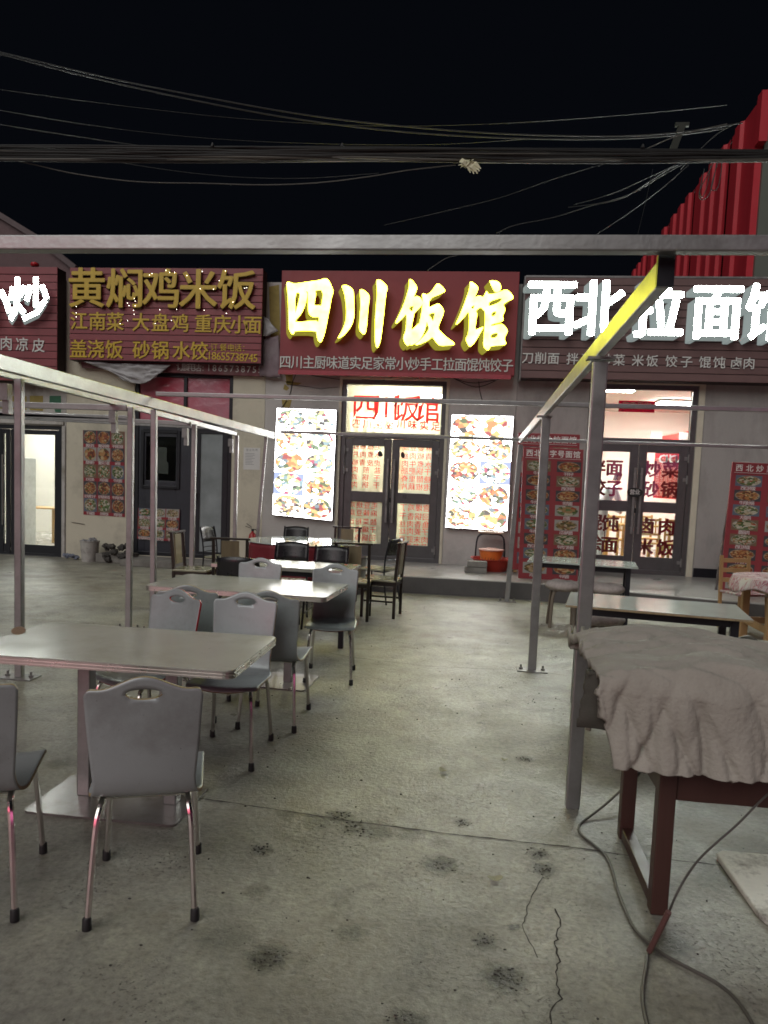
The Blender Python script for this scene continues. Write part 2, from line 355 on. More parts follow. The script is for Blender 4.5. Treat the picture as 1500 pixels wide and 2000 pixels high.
# ------------------------------------------------------------------ the ground
def ground_material():
    m, t, p = nmat('worn_concrete'); L = t.links.new
    tc = N(t, 'ShaderNodeTexCoord'); V = tc.outputs['Object']
    def nz(scale, det=8., rough=.6, vec=None, dist=0.):
        n = N(t, 'ShaderNodeTexNoise', _Scale=scale, _Detail=det, _Roughness=rough, _Distortion=dist); L(vec or V, n.inputs['Vector']); return n.outputs[0]
    big = nz(.55, 6, .6); mid = nz(2.3, 10, .7, dist=.4); fine = nz(38, 8, .7); sp = nz(90, 4, .6)
    r1 = ramp(t, [(.28, (.165, .160, .145)), (.5, (.28, .275, .232)), (.74, (.39, .38, .325))]); L(mid, r1.inputs[0])
    r2 = ramp(t, [(.3, (.70, .69, .70)), (.62, (1.06, 1.06, 1.04))]); L(big, r2.inputs[0])
    m1 = N(t, 'ShaderNodeMixRGB', blend_type='MULTIPLY'); m1.inputs[0].default_value = 1; L(r1.outputs[0], m1.inputs[1]); L(r2.outputs[0], m1.inputs[2])
    r3 = ramp(t, [(.32, .62), (.5, 1.), (.7, 1.30)]); L(fine, r3.inputs[0])
    m2 = N(t, 'ShaderNodeMixRGB', blend_type='MULTIPLY'); m2.inputs[0].default_value = 1; L(m1.outputs[0], m2.inputs[1]); L(r3.outputs[0], m2.inputs[2])
    # pitted patches
    pm = ramp(t, [(.53, 0.), (.62, 1.)]); L(nz(1.3, 5, .6, dist=.3), pm.inputs[0])
    pp = ramp(t, [(.34, 1.), (.42, 0.)]); L(nz(60, 3, .6), pp.inputs[0])
    pk = N(t, 'ShaderNodeMath', operation='MULTIPLY'); L(pm.outputs[0], pk.inputs[0]); L(pp.outputs[0], pk.inputs[1])
    pk2 = N(t, 'ShaderNodeMath', operation='MULTIPLY'); L(pk.outputs[0], pk2.inputs[0]); pk2.inputs[1].default_value = .7
    m3 = N(t, 'ShaderNodeMixRGB'); L(pk2.outputs[0], m3.inputs[0]); L(m2.outputs[0], m3.inputs[1]); m3.inputs[2].default_value = (.06, .055, .05, 1)
    # oil and soot spots where they lie
    spots = [(860, 1690, .075, 1.), (520, 1870, .075, .9), (985, 1910, .07, .95), (660, 1594, .07, .9), (903, 1607, .045, .7), (1062, 1698, .06, .9), (1052, 1668, .05, .7), (510, 1660, .05, .7),
             (686, 1822, .05, .5), (950, 1840, .045, .6), (795, 1996, .06, .8), (1025, 1483, .05, .7), (860, 1645, .05, .45), (1004, 1812, .022, .8), (740, 1622, .09, .6), (620, 1604, .08, .6), (800, 1630, .07, .5), (690, 1616, .07, .7), (560, 1592, .05, .4), (500, 1740, .05, .4),
             (940, 1412, .025, .8), (320, 1212, .10, .4), (1300, 1845, .09, .5), (1420, 1560, .035, .7), (1395, 1710, .13, .35), (120, 1490, .08, .4), (430, 1830, .1, .3), (620, 1470, .14, .3)]
    dn = nz(26, 6, .75); dd = N(t, 'ShaderNodeMapRange'); L(dn, dd.inputs[0]); dd.inputs[1].default_value = .25; dd.inputs[2].default_value = .75; dd.inputs[3].default_value = -.030; dd.inputs[4].default_value = .030
    last = None
    for px, py, rad, k in spots:
        x, y = onZ(px, py)
        d = N(t, 'ShaderNodeVectorMath', operation='DISTANCE'); L(V, d.inputs[0]); d.inputs[1].default_value = (x, y, 0)
        a = N(t, 'ShaderNodeMath', operation='ADD'); L(d.outputs['Value'], a.inputs[0]); L(dd.outputs[0], a.inputs[1])
        q = N(t, 'ShaderNodeMapRange', interpolation_type='SMOOTHSTEP'); L(a.outputs[0], q.inputs[0]); q.inputs[1].default_value = rad*.25; q.inputs[2].default_value = rad*1.35; q.inputs[3].default_value = min(1, k*1.05); q.inputs[4].default_value = 0
        if last is None: last = q.outputs[0]
        else:
            mx = N(t, 'ShaderNodeMath', operation='MAXIMUM'); L(last, mx.inputs[0]); L(q.outputs[0], mx.inputs[1]); last = mx.outputs[0]
    fl_ = ramp(t, [(.36, .7), (.50, 1.), (.62, 1.), (.7, .4)]); L(nz(70, 5, .8), fl_.inputs[0])
    sq_ = N(t, 'ShaderNodeMath', operation='POWER'); L(last, sq_.inputs[0]); sq_.inputs[1].default_value = .65
    lm_ = N(t, 'ShaderNodeMath', operation='MULTIPLY'); L(sq_.outputs[0], lm_.inputs[0]); L(fl_.outputs[0], lm_.inputs[1]); last = lm_.outputs[0]
    # faint rusty and greasy discolouration
    rc = ramp(t, [(.50, 0.), (.66, .55)]); L(nz(.9, 7, .65, dist=.8), rc.inputs[0]); m35 = N(t, 'ShaderNodeMixRGB'); L(rc.outputs[0], m35.inputs[0]); L(m3.outputs[0], m35.inputs[1]); m35.inputs[2].default_value = (.15, .125, .092, 1)
    gc_ = ramp(t, [(.56, 0.), (.64, .5)]); L(nz(3.7, 9, .75, dist=.5), gc_.inputs[0]); m3 = N(t, 'ShaderNodeMixRGB'); L(gc_.outputs[0], m3.inputs[0]); L(m35.outputs[0], m3.inputs[1]); m3.inputs[2].default_value = (.10, .098, .085, 1)
    m4 = N(t, 'ShaderNodeMixRGB'); L(last, m4.inputs[0]); L(m3.outputs[0], m4.inputs[1]); m4.inputs[2].default_value = (.022, .020, .018, 1)
    L(m4.outputs[0], p.inputs['Base Color'])
    # trowel swirls + grit as relief, patchy polish
    wv = N(t, 'ShaderNodeTexVoronoi', _Scale=1.1); L(V, wv.inputs['Vector'])
    sw = N(t, 'ShaderNodeMath', operation='MULTIPLY_ADD'); L(wv.outputs['Distance'], sw.inputs[0]); sw.inputs[1].default_value = 260.; 
    mm = N(t, 'ShaderNodeMath', operation='MULTIPLY'); L(mid, mm.inputs[0]); mm.inputs[1].default_value = 22.; L(mm.outputs[0], sw.inputs[2])
    sn = N(t, 'ShaderNodeMath', operation='SINE'); L(sw.outputs[0], sn.inputs[0])
    smk = ramp(t, [(.45, 0.), (.6, 1.)]); L(nz(.9, 3, .5), smk.inputs[0])
    sm = N(t, 'ShaderNodeMath', operation='MULTIPLY'); L(sn.outputs[0], sm.inputs[0]); L(smk.outputs[0], sm.inputs[1])
    h1 = N(t, 'ShaderNodeMath', operation='MULTIPLY_ADD'); L(sm.outputs[0], h1.inputs[0]); h1.inputs[1].default_value = .04; L(fine, h1.inputs[2])
    h2 = N(t, 'ShaderNodeMath', operation='MULTIPLY_ADD'); L(pk.outputs[0], h2.inputs[0]); h2.inputs[1].default_value = -.8; L(h1.outputs[0], h2.inputs[2])
    h3 = N(t, 'ShaderNodeMath', operation='MULTIPLY_ADD'); L(nz(9, 6, .6), h3.inputs[0]); h3.inputs[1].default_value = .9; L(h2.outputs[0], h3.inputs[2])
    b = N(t, 'ShaderNodeBump', _Strength=.85, _Distance=.008); L(h3.outputs[0], b.inputs['Height']); L(b.outputs[0], p.inputs['Normal'])
    rr = N(t, 'ShaderNodeMapRange'); L(nz(3.1, 8, .65), rr.inputs[0]); rr.inputs[1].default_value = .3; rr.inputs[2].default_value = .7; rr.inputs[3].default_value = .26; rr.inputs[4].default_value = .56
    L(rr.outputs[0], p.inputs['Roughness']); p.inputs['Specular IOR Level'].default_value = .55
    return m
G['concrete'] = ground_material()
mb = MB(); mb.add([(-60, -40, 0), (60, -40, 0), (60, 90, 0), (-60, 90, 0)], [(0, 1, 2, 3)])
tag(mb.build('ground', G['concrete'], recalc=False), kind='structure')
G['platform'] = mat('platform_screed', (.27, .26, .25), .32, var=.12, scale=1.5, bump=.15, bscale=30, dirt=(.15, .14, .13), dscale=1.2, damt=.6)
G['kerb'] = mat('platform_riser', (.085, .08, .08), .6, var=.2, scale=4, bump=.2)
PX0 = -3.3
def prism_z(pts, z0, z1):
    n_ = len(pts); m_ = MB(); m_.add([(x, y, z0) for x, y in pts]+[(x, y, z1) for x, y in pts], [tuple(range(n_))[::-1], tuple(range(n_, 2*n_))]+[(i, (i+1) % n_, n_+(i+1) % n_, n_+i) for i in range(n_)]); return m_
mb = prism_z([(PX0, 10.72), (.9, 10.72), (3.2, 10.0), (9, 8.3), (9, FY), (PX0, FY)], .001, .25)
pf = mb.build('pavement', G['platform'], bevel=.012); tag(pf, kind='structure')
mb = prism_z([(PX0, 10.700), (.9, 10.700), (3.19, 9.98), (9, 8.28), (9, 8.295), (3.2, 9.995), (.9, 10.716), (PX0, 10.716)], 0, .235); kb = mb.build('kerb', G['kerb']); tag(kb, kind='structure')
# joints and cracks sunk in the slab
G['joint'] = mat('slab_joint', (.035, .03, .026), .9, var=.3, scale=20)
def crack(name, px, w0, jit=.004, seg=14):
    P = [Vector((*onZ(*q), 0)) for q in px]; pts = []
    for a, b in zip(P, P[1:]):
        n = max(2, int((b-a).length*seg))
        for k in range(n): pts.append(a.lerp(b, k/n))
    pts.append(P[-1]); vs_ = []
    for i, p_ in enumerate(pts):
        tg = (pts[min(i+1, len(pts)-1)]-pts[max(i-1, 0)]).normalized(); nr = Vector((-tg.y, tg.x, 0))
        o = nr*random.uniform(-jit, jit); ww = w0*random.uniform(.35, 1.2)
        vs_ += [p_+o+nr*ww/2+Vector((0, 0, .003)), p_+o-nr*ww/2+Vector((0, 0, .003))]
    m_ = MB(); m_.add(vs_, [(2*i, 2*i+1, 2*i+3, 2*i+2) for i in range(len(pts)-1)])
    return tag(m_.build(name, G['joint'], recalc=False), kind='structure')
crack('ground_joint', [(330, 1551), (405, 1562), (560, 1585), (700, 1607), (900, 1632), (1110, 1655), (1230, 1672), (1400, 1690), (1500, 1702)], .010, .003, 30)
crack('ground_joint', [(640, 1275), (690, 1285), (760, 1293), (830, 1301), (930, 1306), (1040, 1311), (1120, 1322)], .007, .009, 18)
crack('ground_crack', [(1062, 1714), (1038, 1752), (1022, 1808), (1028, 1832), (1050, 1872)], .004, .006, 40)
crack('ground_crack', [(1084, 1776), (1094, 1804), (1088, 1836), (1082, 1846), (1092, 1872), (1086, 1908), (1096, 1952), (1076, 1980), (1072, 2040)], .006, .006, 50)
crack('ground_crack', [(250, 985+200), (330, 1190), (420, 1200)], .008, .03, 12)
# ------------------------------------------------------------------ the four shops of the terrace
def wall_cells(mb, x0, x1, z0, z1, y0, y1, holes, mi=0):
    xs = sorted({x0, x1, *[h for q in holes for h in (q[0], q[1]) if x0 < h < x1]}); zs = sorted({z0, z1, *[h for q in holes for h in (q[2], q[3]) if z0 < h < z1]})
    for a, b in zip(xs, xs[1:]):
        run = None
        for c, d in zip(zs, zs[1:]):
            inside = any(q[0] <= (a+b)/2 <= q[1] and q[2] <= (c+d)/2 <= q[3] for q in holes)
            if not inside: run = (run[0], d) if run else (c, d)
            if inside and run: mb.lohi((a, y0, run[0]), (b, y1, run[1]), mi); run = None
        if run: mb.lohi((a, y0, run[0]), (b, y1, run[1]), mi)
WT = 4.98
def shop(label, x0, x1, holes, wm, im, fz, depth=5.0, ceil=3.75, loc=None):
    t_ = thing('shop_building', label, 'shop', (0, 0, 0))
    mb = MB(); wall_cells(mb, x0, x1, -.05, WT, FY, FY+.24, holes); mb.build('wall', wm, t_)
    if depth:
        yb = FY+.24+depth; e = .004
        mb = MB(); mb.lohi((x0+e, FY+.241, fz-.1), (x0+.1, yb, ceil)); mb.lohi((x1-.1, FY+.241, fz-.1), (x1-e, yb, ceil)); mb.lohi((x0+.1, yb-.1, fz-.1), (x1-.1, yb, ceil)); mb.build('interior_wall', im, t_)
        mb = MB(); mb.lohi((x0+.1, FY+.242, fz-.1), (x1-.1, yb-.1, fz)); mb.build('interior_floor', G['tile'], t_)
        mb = MB(); mb.lohi((x0+e, FY+.241, ceil), (x1-e, yb, ceil+.12)); mb.build('ceiling', G['interior'], t_)
    mb = MB(); mb.lohi((x0+.002, FY+.243, 4.55), (x1-.002, FY+5.4, 4.7)); mb.build('roof', G['roof_metal'], t_)
    return t_
dA = (-8.85, -7.50, -.06, 2.40)
shopA = shop('white flaking shop front with a black glass door at the far left', -13, -7.42, [dA], G['wall_white'], G['interior'], .03, 4.6, 3.2)
hB = (-6.12, -4.30, .12, 3.40)
shopB = shop('cream shop front with a black door and red filmed windows above', -7.415, -3.72, [hB], G['wall_cream'], G['interior'], .1, 2.4)
xC0, xC1 = onY(664, 900, FY)[0], onY(866, 900, FY)[0]
hC = (xC0, xC1, .25, 3.36)
shopC = shop('grey shop front with double glass doors under the yellow lit sign', -3.715, .62, [hC], G['wall_lilac'], G['interior_cream'], .25, 4.6, 3.5)
xD0, xD1 = onY(1143, 900, FY)[0], onY(1355, 900, FY)[0]
hD = (xD0, xD1, .25, 3.38)
shopD = shop('stained grey shop front with glass doors under the white lit sign', .625, 9, [hD], G['wall_grey'], G['interior'], .25, 6, 3.6)
# skirting of the right-hand wall
mb = MB(); mb.lohi((xD1+.12, FY-.012, .25), (8.9, FY-.001, .40)); mb.build('skirting', G['black_metal'], shopD)
# peeling paint, old sign traces, wires on the wall (flat pieces)
G['ochre'] = mat('old_ochre_paint', (.30, .235, .07), .8, var=.2, scale=12); G['green_tape'] = mat('green_film', (.02, .12, .06), .5)
G['blue_tape'] = mat('dark_blue_film', (.03, .04, .10), .5)
def patch(px, m_, par, Y=FY-.004, d=.003, name='paint_patch'):
    mb = MB(); mb.flat([onY(*q, Y) for q in px], Y, Y+d); return mb.build(name, m_, par)
patch([(0, 773), (52, 774), (52, 800), (0, 798)], G['ochre'], shopA)
patch([(58, 773), (84, 773), (84, 803), (58, 801)], G['ochre'], shopA)
patch([(97, 773), (119, 773), (119, 806), (108, 805), (105, 795), (96, 793)], G['green_tape'], shopA)
patch([(525, 560), (545, 556), (547, 640), (543, 720), (536, 730), (528, 650)], G['ochre'], shopB)
patch([(556, 727), (572, 727), (571, 748), (560, 748)], G['ochre'], shopC)
patch([(550, 780), (570, 781), (566, 796), (552, 796)], G['ochre'], shopC)
patch([(557, 744), (590, 748), (582, 752), (560, 751)], G['ochre'], shopC)
patch([(556, 750), (565, 758), (560, 763), (553, 760)], G['ochre'], shopC)
mb = MB()
for pl in ([(1367, 876), (1363, 900)], [(1362, 935), (1357, 970), (1359, 985), (1354, 1008)], [(560, 751), (600, 755), (625, 759), (660, 756)], [(140, 1020), (165, 1024)]):
    P = [(*onY(*q, FY-.004),) for q in pl]
    for (a, b), (c, d) in zip(P, P[1:]): mb.bar((a, FY-.004, b), (c, FY-.004, d), .02, .006)
mb.build('plaster_crack', G['joint'], shopD)
mb = MB()
def wire(px, Y, r, mb=None, n=6, seg=6): P = [Vector((onY(*q, Y)[0], Y, onY(*q, Y)[1])) for q in px]; (mb or globals()['mb']).tube(catmull(P, seg), r, 5); return mb
for pl in ([(580, 727), (572, 745), (566, 770), (555, 790), (549, 797)], [(583, 727), (620, 735), (670, 742)], [(690, 738), (740, 744), (775, 735), (830, 741)], [(880, 736), (905, 745), (930, 748), (968, 742)], [(935, 745), (938, 768), (945, 790)], [(880, 736), (930, 756), (975, 740)]): wire(pl, FY-.012, .006, mb)
mb.build('loose_wire', G['cable'], shopC)
# ------------------------------------------------------------------ door builder
def pane_rect(p0, p1, Y): a = onY(*p0, Y); b = onY(*p1, Y); return (min(a[0], b[0]), max(a[0], b[0]), min(a[1], b[1]), max(a[1], b[1]))
def frame_ring(mb, r, y0, y1, w_, mi=0):
    x0, x1, z0, z1 = r
    mb.lohi((x0, y0, z0), (x0+w_, y1, z1), mi); mb.lohi((x1-w_, y0, z0), (x1, y1, z1), mi); mb.lohi((x0+w_, y0, z1-w_), (x1-w_, y1, z1), mi); mb.lohi((x0+w_, y0, z0), (x1-w_, y1, z0+w_), mi)
def pane(par, r, Y, m_, name='pane'):
    mb = MB(); mb.lohi((r[0], Y, r[2]), (r[1], Y+.006, r[3])); return mb.build(name, m_, par)
def double_door(shop_, hole, zt, fm, gm, gm2, lx=None):
    """door frame with transom; two leaves of two panes, bar handles, hinges"""
    x0, x1, z0, z1 = hole; Y = FY+.06
    mb = MB(); frame_ring(mb, (x0+.002, x1-.002, z0, z1-.002), FY+.02, FY+.14, .075); mb.lohi((x0+.08, FY+.021, zt), (x1-.08, FY+.139, zt+.10))
    fr = mb.build('door_frame', fm, shop_, bevel=.004)
    mb = MB(); mb.lohi((x0+.078, Y+.02, zt+.102), (x1-.078, Y+.026, z1-.08)); mb.build('transom_pane', gm, shop_)
    xm = (x0+x1)/2; res = []
    for k, (a, b) in enumerate(((x0+.08, xm-.004), (xm+.004, x1-.08))):
        mb = MB(); s = .13; zb, zz = z0+.02, zt-.008; zm = zb+(zz-zb)*.52
        mb.lohi((a, Y-.02, zb), (a+s, Y+.03, zz)); mb.lohi((b-s, Y-.02, zb), (b, Y+.03, zz)); mb.lohi((a+s, Y-.02, zz-.12), (b-s, Y+.03, zz)); mb.lohi((a+s, Y-.02, zb), (b-s, Y+.03, zb+.27)); mb.lohi((a+s, Y-.02, zm-.09), (b-s, Y+.03, zm+.09))
        d = mb.build('door', fm, shop_, bevel=.005)
        pane(d, (a+s-.003, b-s+.003, zb+.268, zm-.088), Y+.004, gm2 if k else gm2); pane(d, (a+s-.003, b-s+.003, zm+.088, zz-.118), Y+.004, gm)
        hx = (b-.05) if k == 0 else (a+.05)
        mb = MB(); hz0, hz1 = zb+.65, zb+1.75; mb.lohi((hx-.018, Y-.10, hz0), (hx+.018, Y-.075, hz1))
        for hz in (hz0+.1, hz1-.1): mb.lohi((hx-.012, Y-.078, hz-.015), (hx+.012, Y-.019, hz+.015))
        mb.build('handle', G['steel_dark'], d, bevel=.004)
        ex = a if k == 0 else b
        for hz in (zb+.2, zz-.55, zz-.2):
            mb = MB(); mb.tube([(ex, Y-.045, hz-.07), (ex, Y-.045, hz+.07)], .016, 8); mb.lohi((ex-.06, Y-.034, hz-.03), (ex+.06, Y-.021, hz+.03)); mb.build('hinge', G['steel_dark'], d)
        res.append(d)
    mb = MB(); mb.lohi((xm-.014, Y-.028, z0+1.02), (xm+.014, Y-.018, z0+1.10)); mb.build('lock', G['rubber'], res[1])
    return res
ztC = onY(760, 857, FY)[1]
dC = double_door(shopC, hC, ztC, G['alu'], G['cream_glass'], G['cream_glass'])
ztD = onY(1250, 868, FY)[1]
dD = double_door(shopD, hD, ztD, G['alu'], G['clear_glass'], G['clear_glass'])
# pale plaster reveals round the doors
G['reveal'] = mat('cream_reveal_plaster', (.56, .52, .42), .7, var=.1, scale=5, bump=.2)
mb = MB(); mb.lohi((xD1+.001, FY-.03, .25), (xD1+.10, FY-.001, hD[3]+.10)); mb.lohi((xD0-.02, FY-.03, hD[3]+.001), (xD1, FY-.001, hD[3]+.10)); mb.build('reveal', G['reveal'], shopD, bevel=.006)
mb = MB(); mb.lohi((xC0-.05, FY-.02, .25), (xC0-.001, FY-.001, hC[3]+.04)); mb.lohi((xC1+.001, FY-.02, .25), (xC1+.05, FY-.001, hC[3]+.04)); mb.lohi((xC0, FY-.02, hC[3]+.001), (xC1, FY-.001, hC[3]+.04)); mb.build('reveal', G['wall_cream'], shopC, bevel=.005)
YT = FY+.060
# lettering on the centre transom and panes
letters(shopC, '四川饭馆', (713, 835), (795, 800), 52, YT+.012, G['red_text'], 0, .008, name='window_letter')
letters(shopC, '四川主厨', (696, 760), (827, 830), 18, YT+.001, G['red_text'], 0, .012, name='window_letter')
letters(shopC, '川味实足', (783, 851), (828, 833), 18, YT+.001, G['red_text'], 0, .012, name='window_letter')
def mirrored(par, rows, x0s, y0s, hpx):
    mb = MB()
    for r_, (s, (xa, xb), yy) in enumerate(zip(rows, x0s, y0s)):
        n = len(s)
        for i, c in enumerate(s):
            x = xb+(xa-xb)*i/(n-1); X, Z = onY(x, yy+(x-xa)*.045, YT+.001); h = onY(x, yy-hpx/2, YT)[1]-onY(x, yy+hpx/2, YT)[1]
            put_glyph(mb, c, (X, YT+.001, Z), h, .0, mirror=True)
    return mb.build('reversed_lettering', G['red_text'], par, recalc=False)
mirrored(dC[0], ['泡椒猪肚', '水煮肉片', '虎皮青椒', '盐煎肉', '干锅鸡', '干锅肉'], [(695, 738), (694, 738), (693, 737), (693, 737), (692, 736), (692, 735)], [871, 887, 903, 917, 932, 946], 13)
mirrored(dC[1], ['麻婆豆腐', '青椒肉丝', '水煮牛肉', '干锅肥肠', '糖醋里脊', '泡椒藕片'], [(792, 838), (791, 837), (791, 836), (790, 835), (790, 835), (789, 834)], [874, 890, 906, 920, 935, 950], 14)
mirrored(dC[0], ['毛豆烧鸡', '麻辣豆腐', '酸菜粉丝', '干煸肉片', '回锅香肠'], [(688, 731), (687, 730), (686, 729), (686, 728), (685, 727)], [986, 1001, 1018, 1033, 1049], 13)
mirrored(dC[1], ['宫爆鸡丁', '回锅香干', '鱼香肉丝', '子姜肉丝', '肉末豇豆', '蒜苗腊'], [(788, 833), (787, 832), (786, 831), (786, 830), (785, 829), (797, 828)], [991, 1008, 1023, 1037, 1053, 1068], 14)
# soot marks of torn stickers and the small plate by the lock
def blob(cx_, cy_, rx, ry, Y, n=12):
    return [onY(cx_+rx*cos(2*pi*k/n)*random.uniform(.7, 1.2), cy_+ry*sin(2*pi*k/n)*random.uniform(.7, 1.2), Y) for k in range(n)]
for k, (px_, py_) in enumerate(((743, 887), (787, 889))):
    mb = MB(); mb.flat(blob(px_, py_, 5, 6, YT-.004), YT-.006, YT-.002); mb.build('torn_sticker', G['rubber'], dC[k])
mb = MB(); mb.flat([onY(*q, YT-.03) for q in ((784, 964), (796, 965), (795, 976), (783, 975))], YT-.03, YT-.021); pl = mb.build('push_plate', G['alu'], dC[1])
letters(dC[1], '拉', [790], (970, 970), 8, YT-.032, G['rubber'], 0., .0, name='plate_character')
# right door: fat rounded maroon lettering
for s, xs, ys in (('拌面', (1166, 1200), (914, 914)), ('饺子', (1166, 1199), (952, 954)), ('馄饨', (1160, 1192), (1020, 1023)), ('烩面', (1159, 1190), (1060, 1064))):
    letters(dD[0], s, list(xs), ys, 32, YT+.013, G['maroon_text'], 0, .006, fat=.036, name='window_letter')
for s, xs, ys in (('炒菜', (1274, 1310), (917, 918)), ('砂锅', (1270, 1307), (956, 957)), ('卤肉', (1262, 1302), (1027, 1030)), ('米饭', (1259, 1300), (1068, 1070))):
    letters(dD[1], s, list(xs), ys, 32, YT+.013, G['maroon_text'], 0, .006, fat=.036, name='window_letter')
for k, x in enumerate((1245, 1276, 1296, 1311)):
    mb = MB(); mb.flat([onY(*q, YT-.024) for q in ((x-3, 1113+k), (x+3, 1113+k), (x+3, 1122+k), (x-3, 1122+k))], YT-.024, YT-.0205); mb.build('paper_label', G['paper'], dD[1 if x > 1240 else 0])
mb = MB(); mb.flat(chaikin([onY(*q, YT-.11) for q in ((1224, 958), (1232, 953), (1244, 953), (1256, 958), (1254, 968), (1240, 972), (1226, 968))], 2), YT-.115, YT-.104)
hs = mb.build('hanging_sign', G['rubber'], None); tag(hs, 'black oval sign hanging on the handle of the right glass doors', 'sign')
mbx = MB()
for c_, x_ in (('营', 1235), ('业', 1245)): X, Z = onY(x_, 961, YT-.116); put_glyph(mbx, c_, (X, YT-.117, Z), .085, .0)
tt = mbx.build('sign_lettering', G['white_print'], hs, recalc=False)
# ------------------------------------------------------------------ black door and filmed windows of the cream shop
x0, x1, z0, z1 = hB
zt = onY(360, 829, FY)[1]
mb = MB(); frame_ring(mb, (x0+.002, x1-.002, z0, z1-.002), FY+.02, FY+.14, .07); mb.lohi((x0+.08, FY+.021, zt-.04), (x1-.08, FY+.139, zt+.06)); xm = onY(361, 760, FY)[0]; mb.lohi((xm-.03, FY+.022, zt+.06), (xm+.03, FY+.138, z1-.072)); mb.build('door_frame', G['black_frame'], shopB, bevel=.005)
def film_material():
    m, t, p = nmat('crinkled_red_film'); L = t.links.new; tc = N(t, 'ShaderNodeTexCoord')
    n = N(t, 'ShaderNodeTexNoise', _Scale=1.2, _Detail=3.); L(tc.outputs['Object'], n.inputs['Vector'])
    r = ramp(t, [(.35, (.46, .07, .11)), (.55, (.48, .19, .24)), (.7, (.40, .26, .29))]); L(n.outputs[0], r.inputs[0]); L(r.outputs[0], p.inputs['Base Color'])
    v = N(t, 'ShaderNodeTexVoronoi', feature='DISTANCE_TO_EDGE', _Scale=2.2); mp = N(t, 'ShaderNodeMapping'); mp.inputs['Rotation'].default_value = (.2, .7, .3); L(tc.outputs['Object'], mp.inputs[0])
    n2 = N(t, 'ShaderNodeTexNoise', _Scale=5., _Detail=4.); L(mp.outputs[0], n2.inputs['Vector']); a = N(t, 'ShaderNodeMixRGB'); a.inputs[0].default_value = .3; L(mp.outputs[0], a.inputs[1]); L(n2.outputs['Color'], a.inputs[2]); L(a.outputs[0], v.inputs['Vector'])
    b = N(t, 'ShaderNodeBump', _Strength=.9, _Distance=.03); L(v.outputs['Distance'], b.inputs['Height']); L(b.outputs[0], p.inputs['Normal']); p.inputs['Roughness'].default_value = .22
    return m
G['film'] = film_material()
for a, b in ((x0+.075, xm-.032), (xm+.032, x1-.075)):
    mb = MB(); mb.lohi((a, FY+.06, zt+.062), (b, FY+.07, z1-.075)); mb.build('filmed_window', G['film'], shopB)
# left leaf with an upper window, right glazed leaf
G['navy'] = mat('blue_black_door_panel', (.022, .024, .034), .4, var=.2, scale=4)
lx = onY(378, 950, FY)[0]; mb = MB()
wr = pane_rect((285, 852), (343, 940), FY+.03)
wall_cells(mb, x0+.08, lx-.01, z0+.02, zt-.045, FY+.03, FY+.08, [wr]); lf = mb.build('door', G['navy'], shopB, bevel=.004)
mb = MB(); frame_ring(mb, (wr[0]-.08, wr[1]+.08, wr[2]-.14, wr[3]+.12), FY+.005, FY+.029, .05); mb.build('window_frame', G['black_frame'], lf, bevel=.004)
pane(lf, wr, FY+.05, G['clear_glass'])
mb = MB(); mb.flat([onY(*q, FY+.08) for q in ((300, 872), (326, 874), (325, 902), (329, 903), (328, 926), (298, 924))], FY+.082, FY+.084); mb.build('paper_sheet', mat('dim_grey_paper', (.22, .23, .21), .8), lf)
mb = MB(); frame_ring(mb, (lx, x1-.08, z0+.02, zt-.045), FY+.03, FY+.08, .10); rf = mb.build('door', G['black_frame'], shopB, bevel=.004)
pane(rf, (lx+.1, x1-.18, z0+.12, zt-.145), FY+.05, G['frost_glass'])
mb = MB(); mb.lohi((lx+.02, FY-.02, 1.15), (lx+.05, FY+.03, 1.3)); mb.build('handle', G['steel_dark'], rf)
# ------------------------------------------------------------------ black glass door of the far left shop
x0, x1, z0, z1 = dA
mb = MB(); frame_ring(mb, (x0, x1-.001, z0, z1-.001), FY+.02, FY+.14, .07); mb.build('door_frame', G['black_frame'], shopA, bevel=.004)
xm = onY(18, 950, FY)[0]
for k, (a, b) in enumerate(((x0+.08, xm-.01), (xm+.01, x1-.08))):
    mb = MB(); frame_ring(mb, (a, b, z0+.02, z1-.08), FY+.04, FY+.09, .085); mb.lohi((a+.085, FY+.05, z0+.105), (b-.085, FY+.088, z0+.26)); d = mb.build('door', G['black_frame'], shopA, bevel=.004)
    pane(d, (a+.083, b-.083, z0+.258, z1-.163), FY+.06, G['clear_glass'])
    hx = (b-.12) if k == 0 else (a+.17)
    mb = MB(); mb.tube([(hx, FY-.01, .55), (hx, FY-.01, 1.85)], .014, 8)
    for hz in (.75, 1.65): mb.tube([(hx, FY-.01, hz), (hx, FY+.045, hz)], .01, 6)
    mb.build('handle', G['steel_dark'], d)
mb = MB(); mb.lohi((-9.2, FY-.03, 2.42), (-7.46, FY-.001, 2.62)); mb.lohi((x1+.002, FY-.02, 0), (x1+.07, FY-.001, 2.40)); mb.build('reveal', G['wall_white'], shopA, bevel=.008)
# step in front of the cream shop
mb = MB(); a = onZ(210, 1113); b = onZ(445, 1120)
mb.lohi((-6.0, 11.95, 0), (-4.12, FY-.002, .11)); st = mb.build('doorstep', G['stone'], shopB, bevel=.012)
mb = MB(); mb.lohi((-6.6, 12.25, .0), (-6.005, FY-.004, .16)); mb.build('doorstep', G['stone'], shopB, bevel=.012)
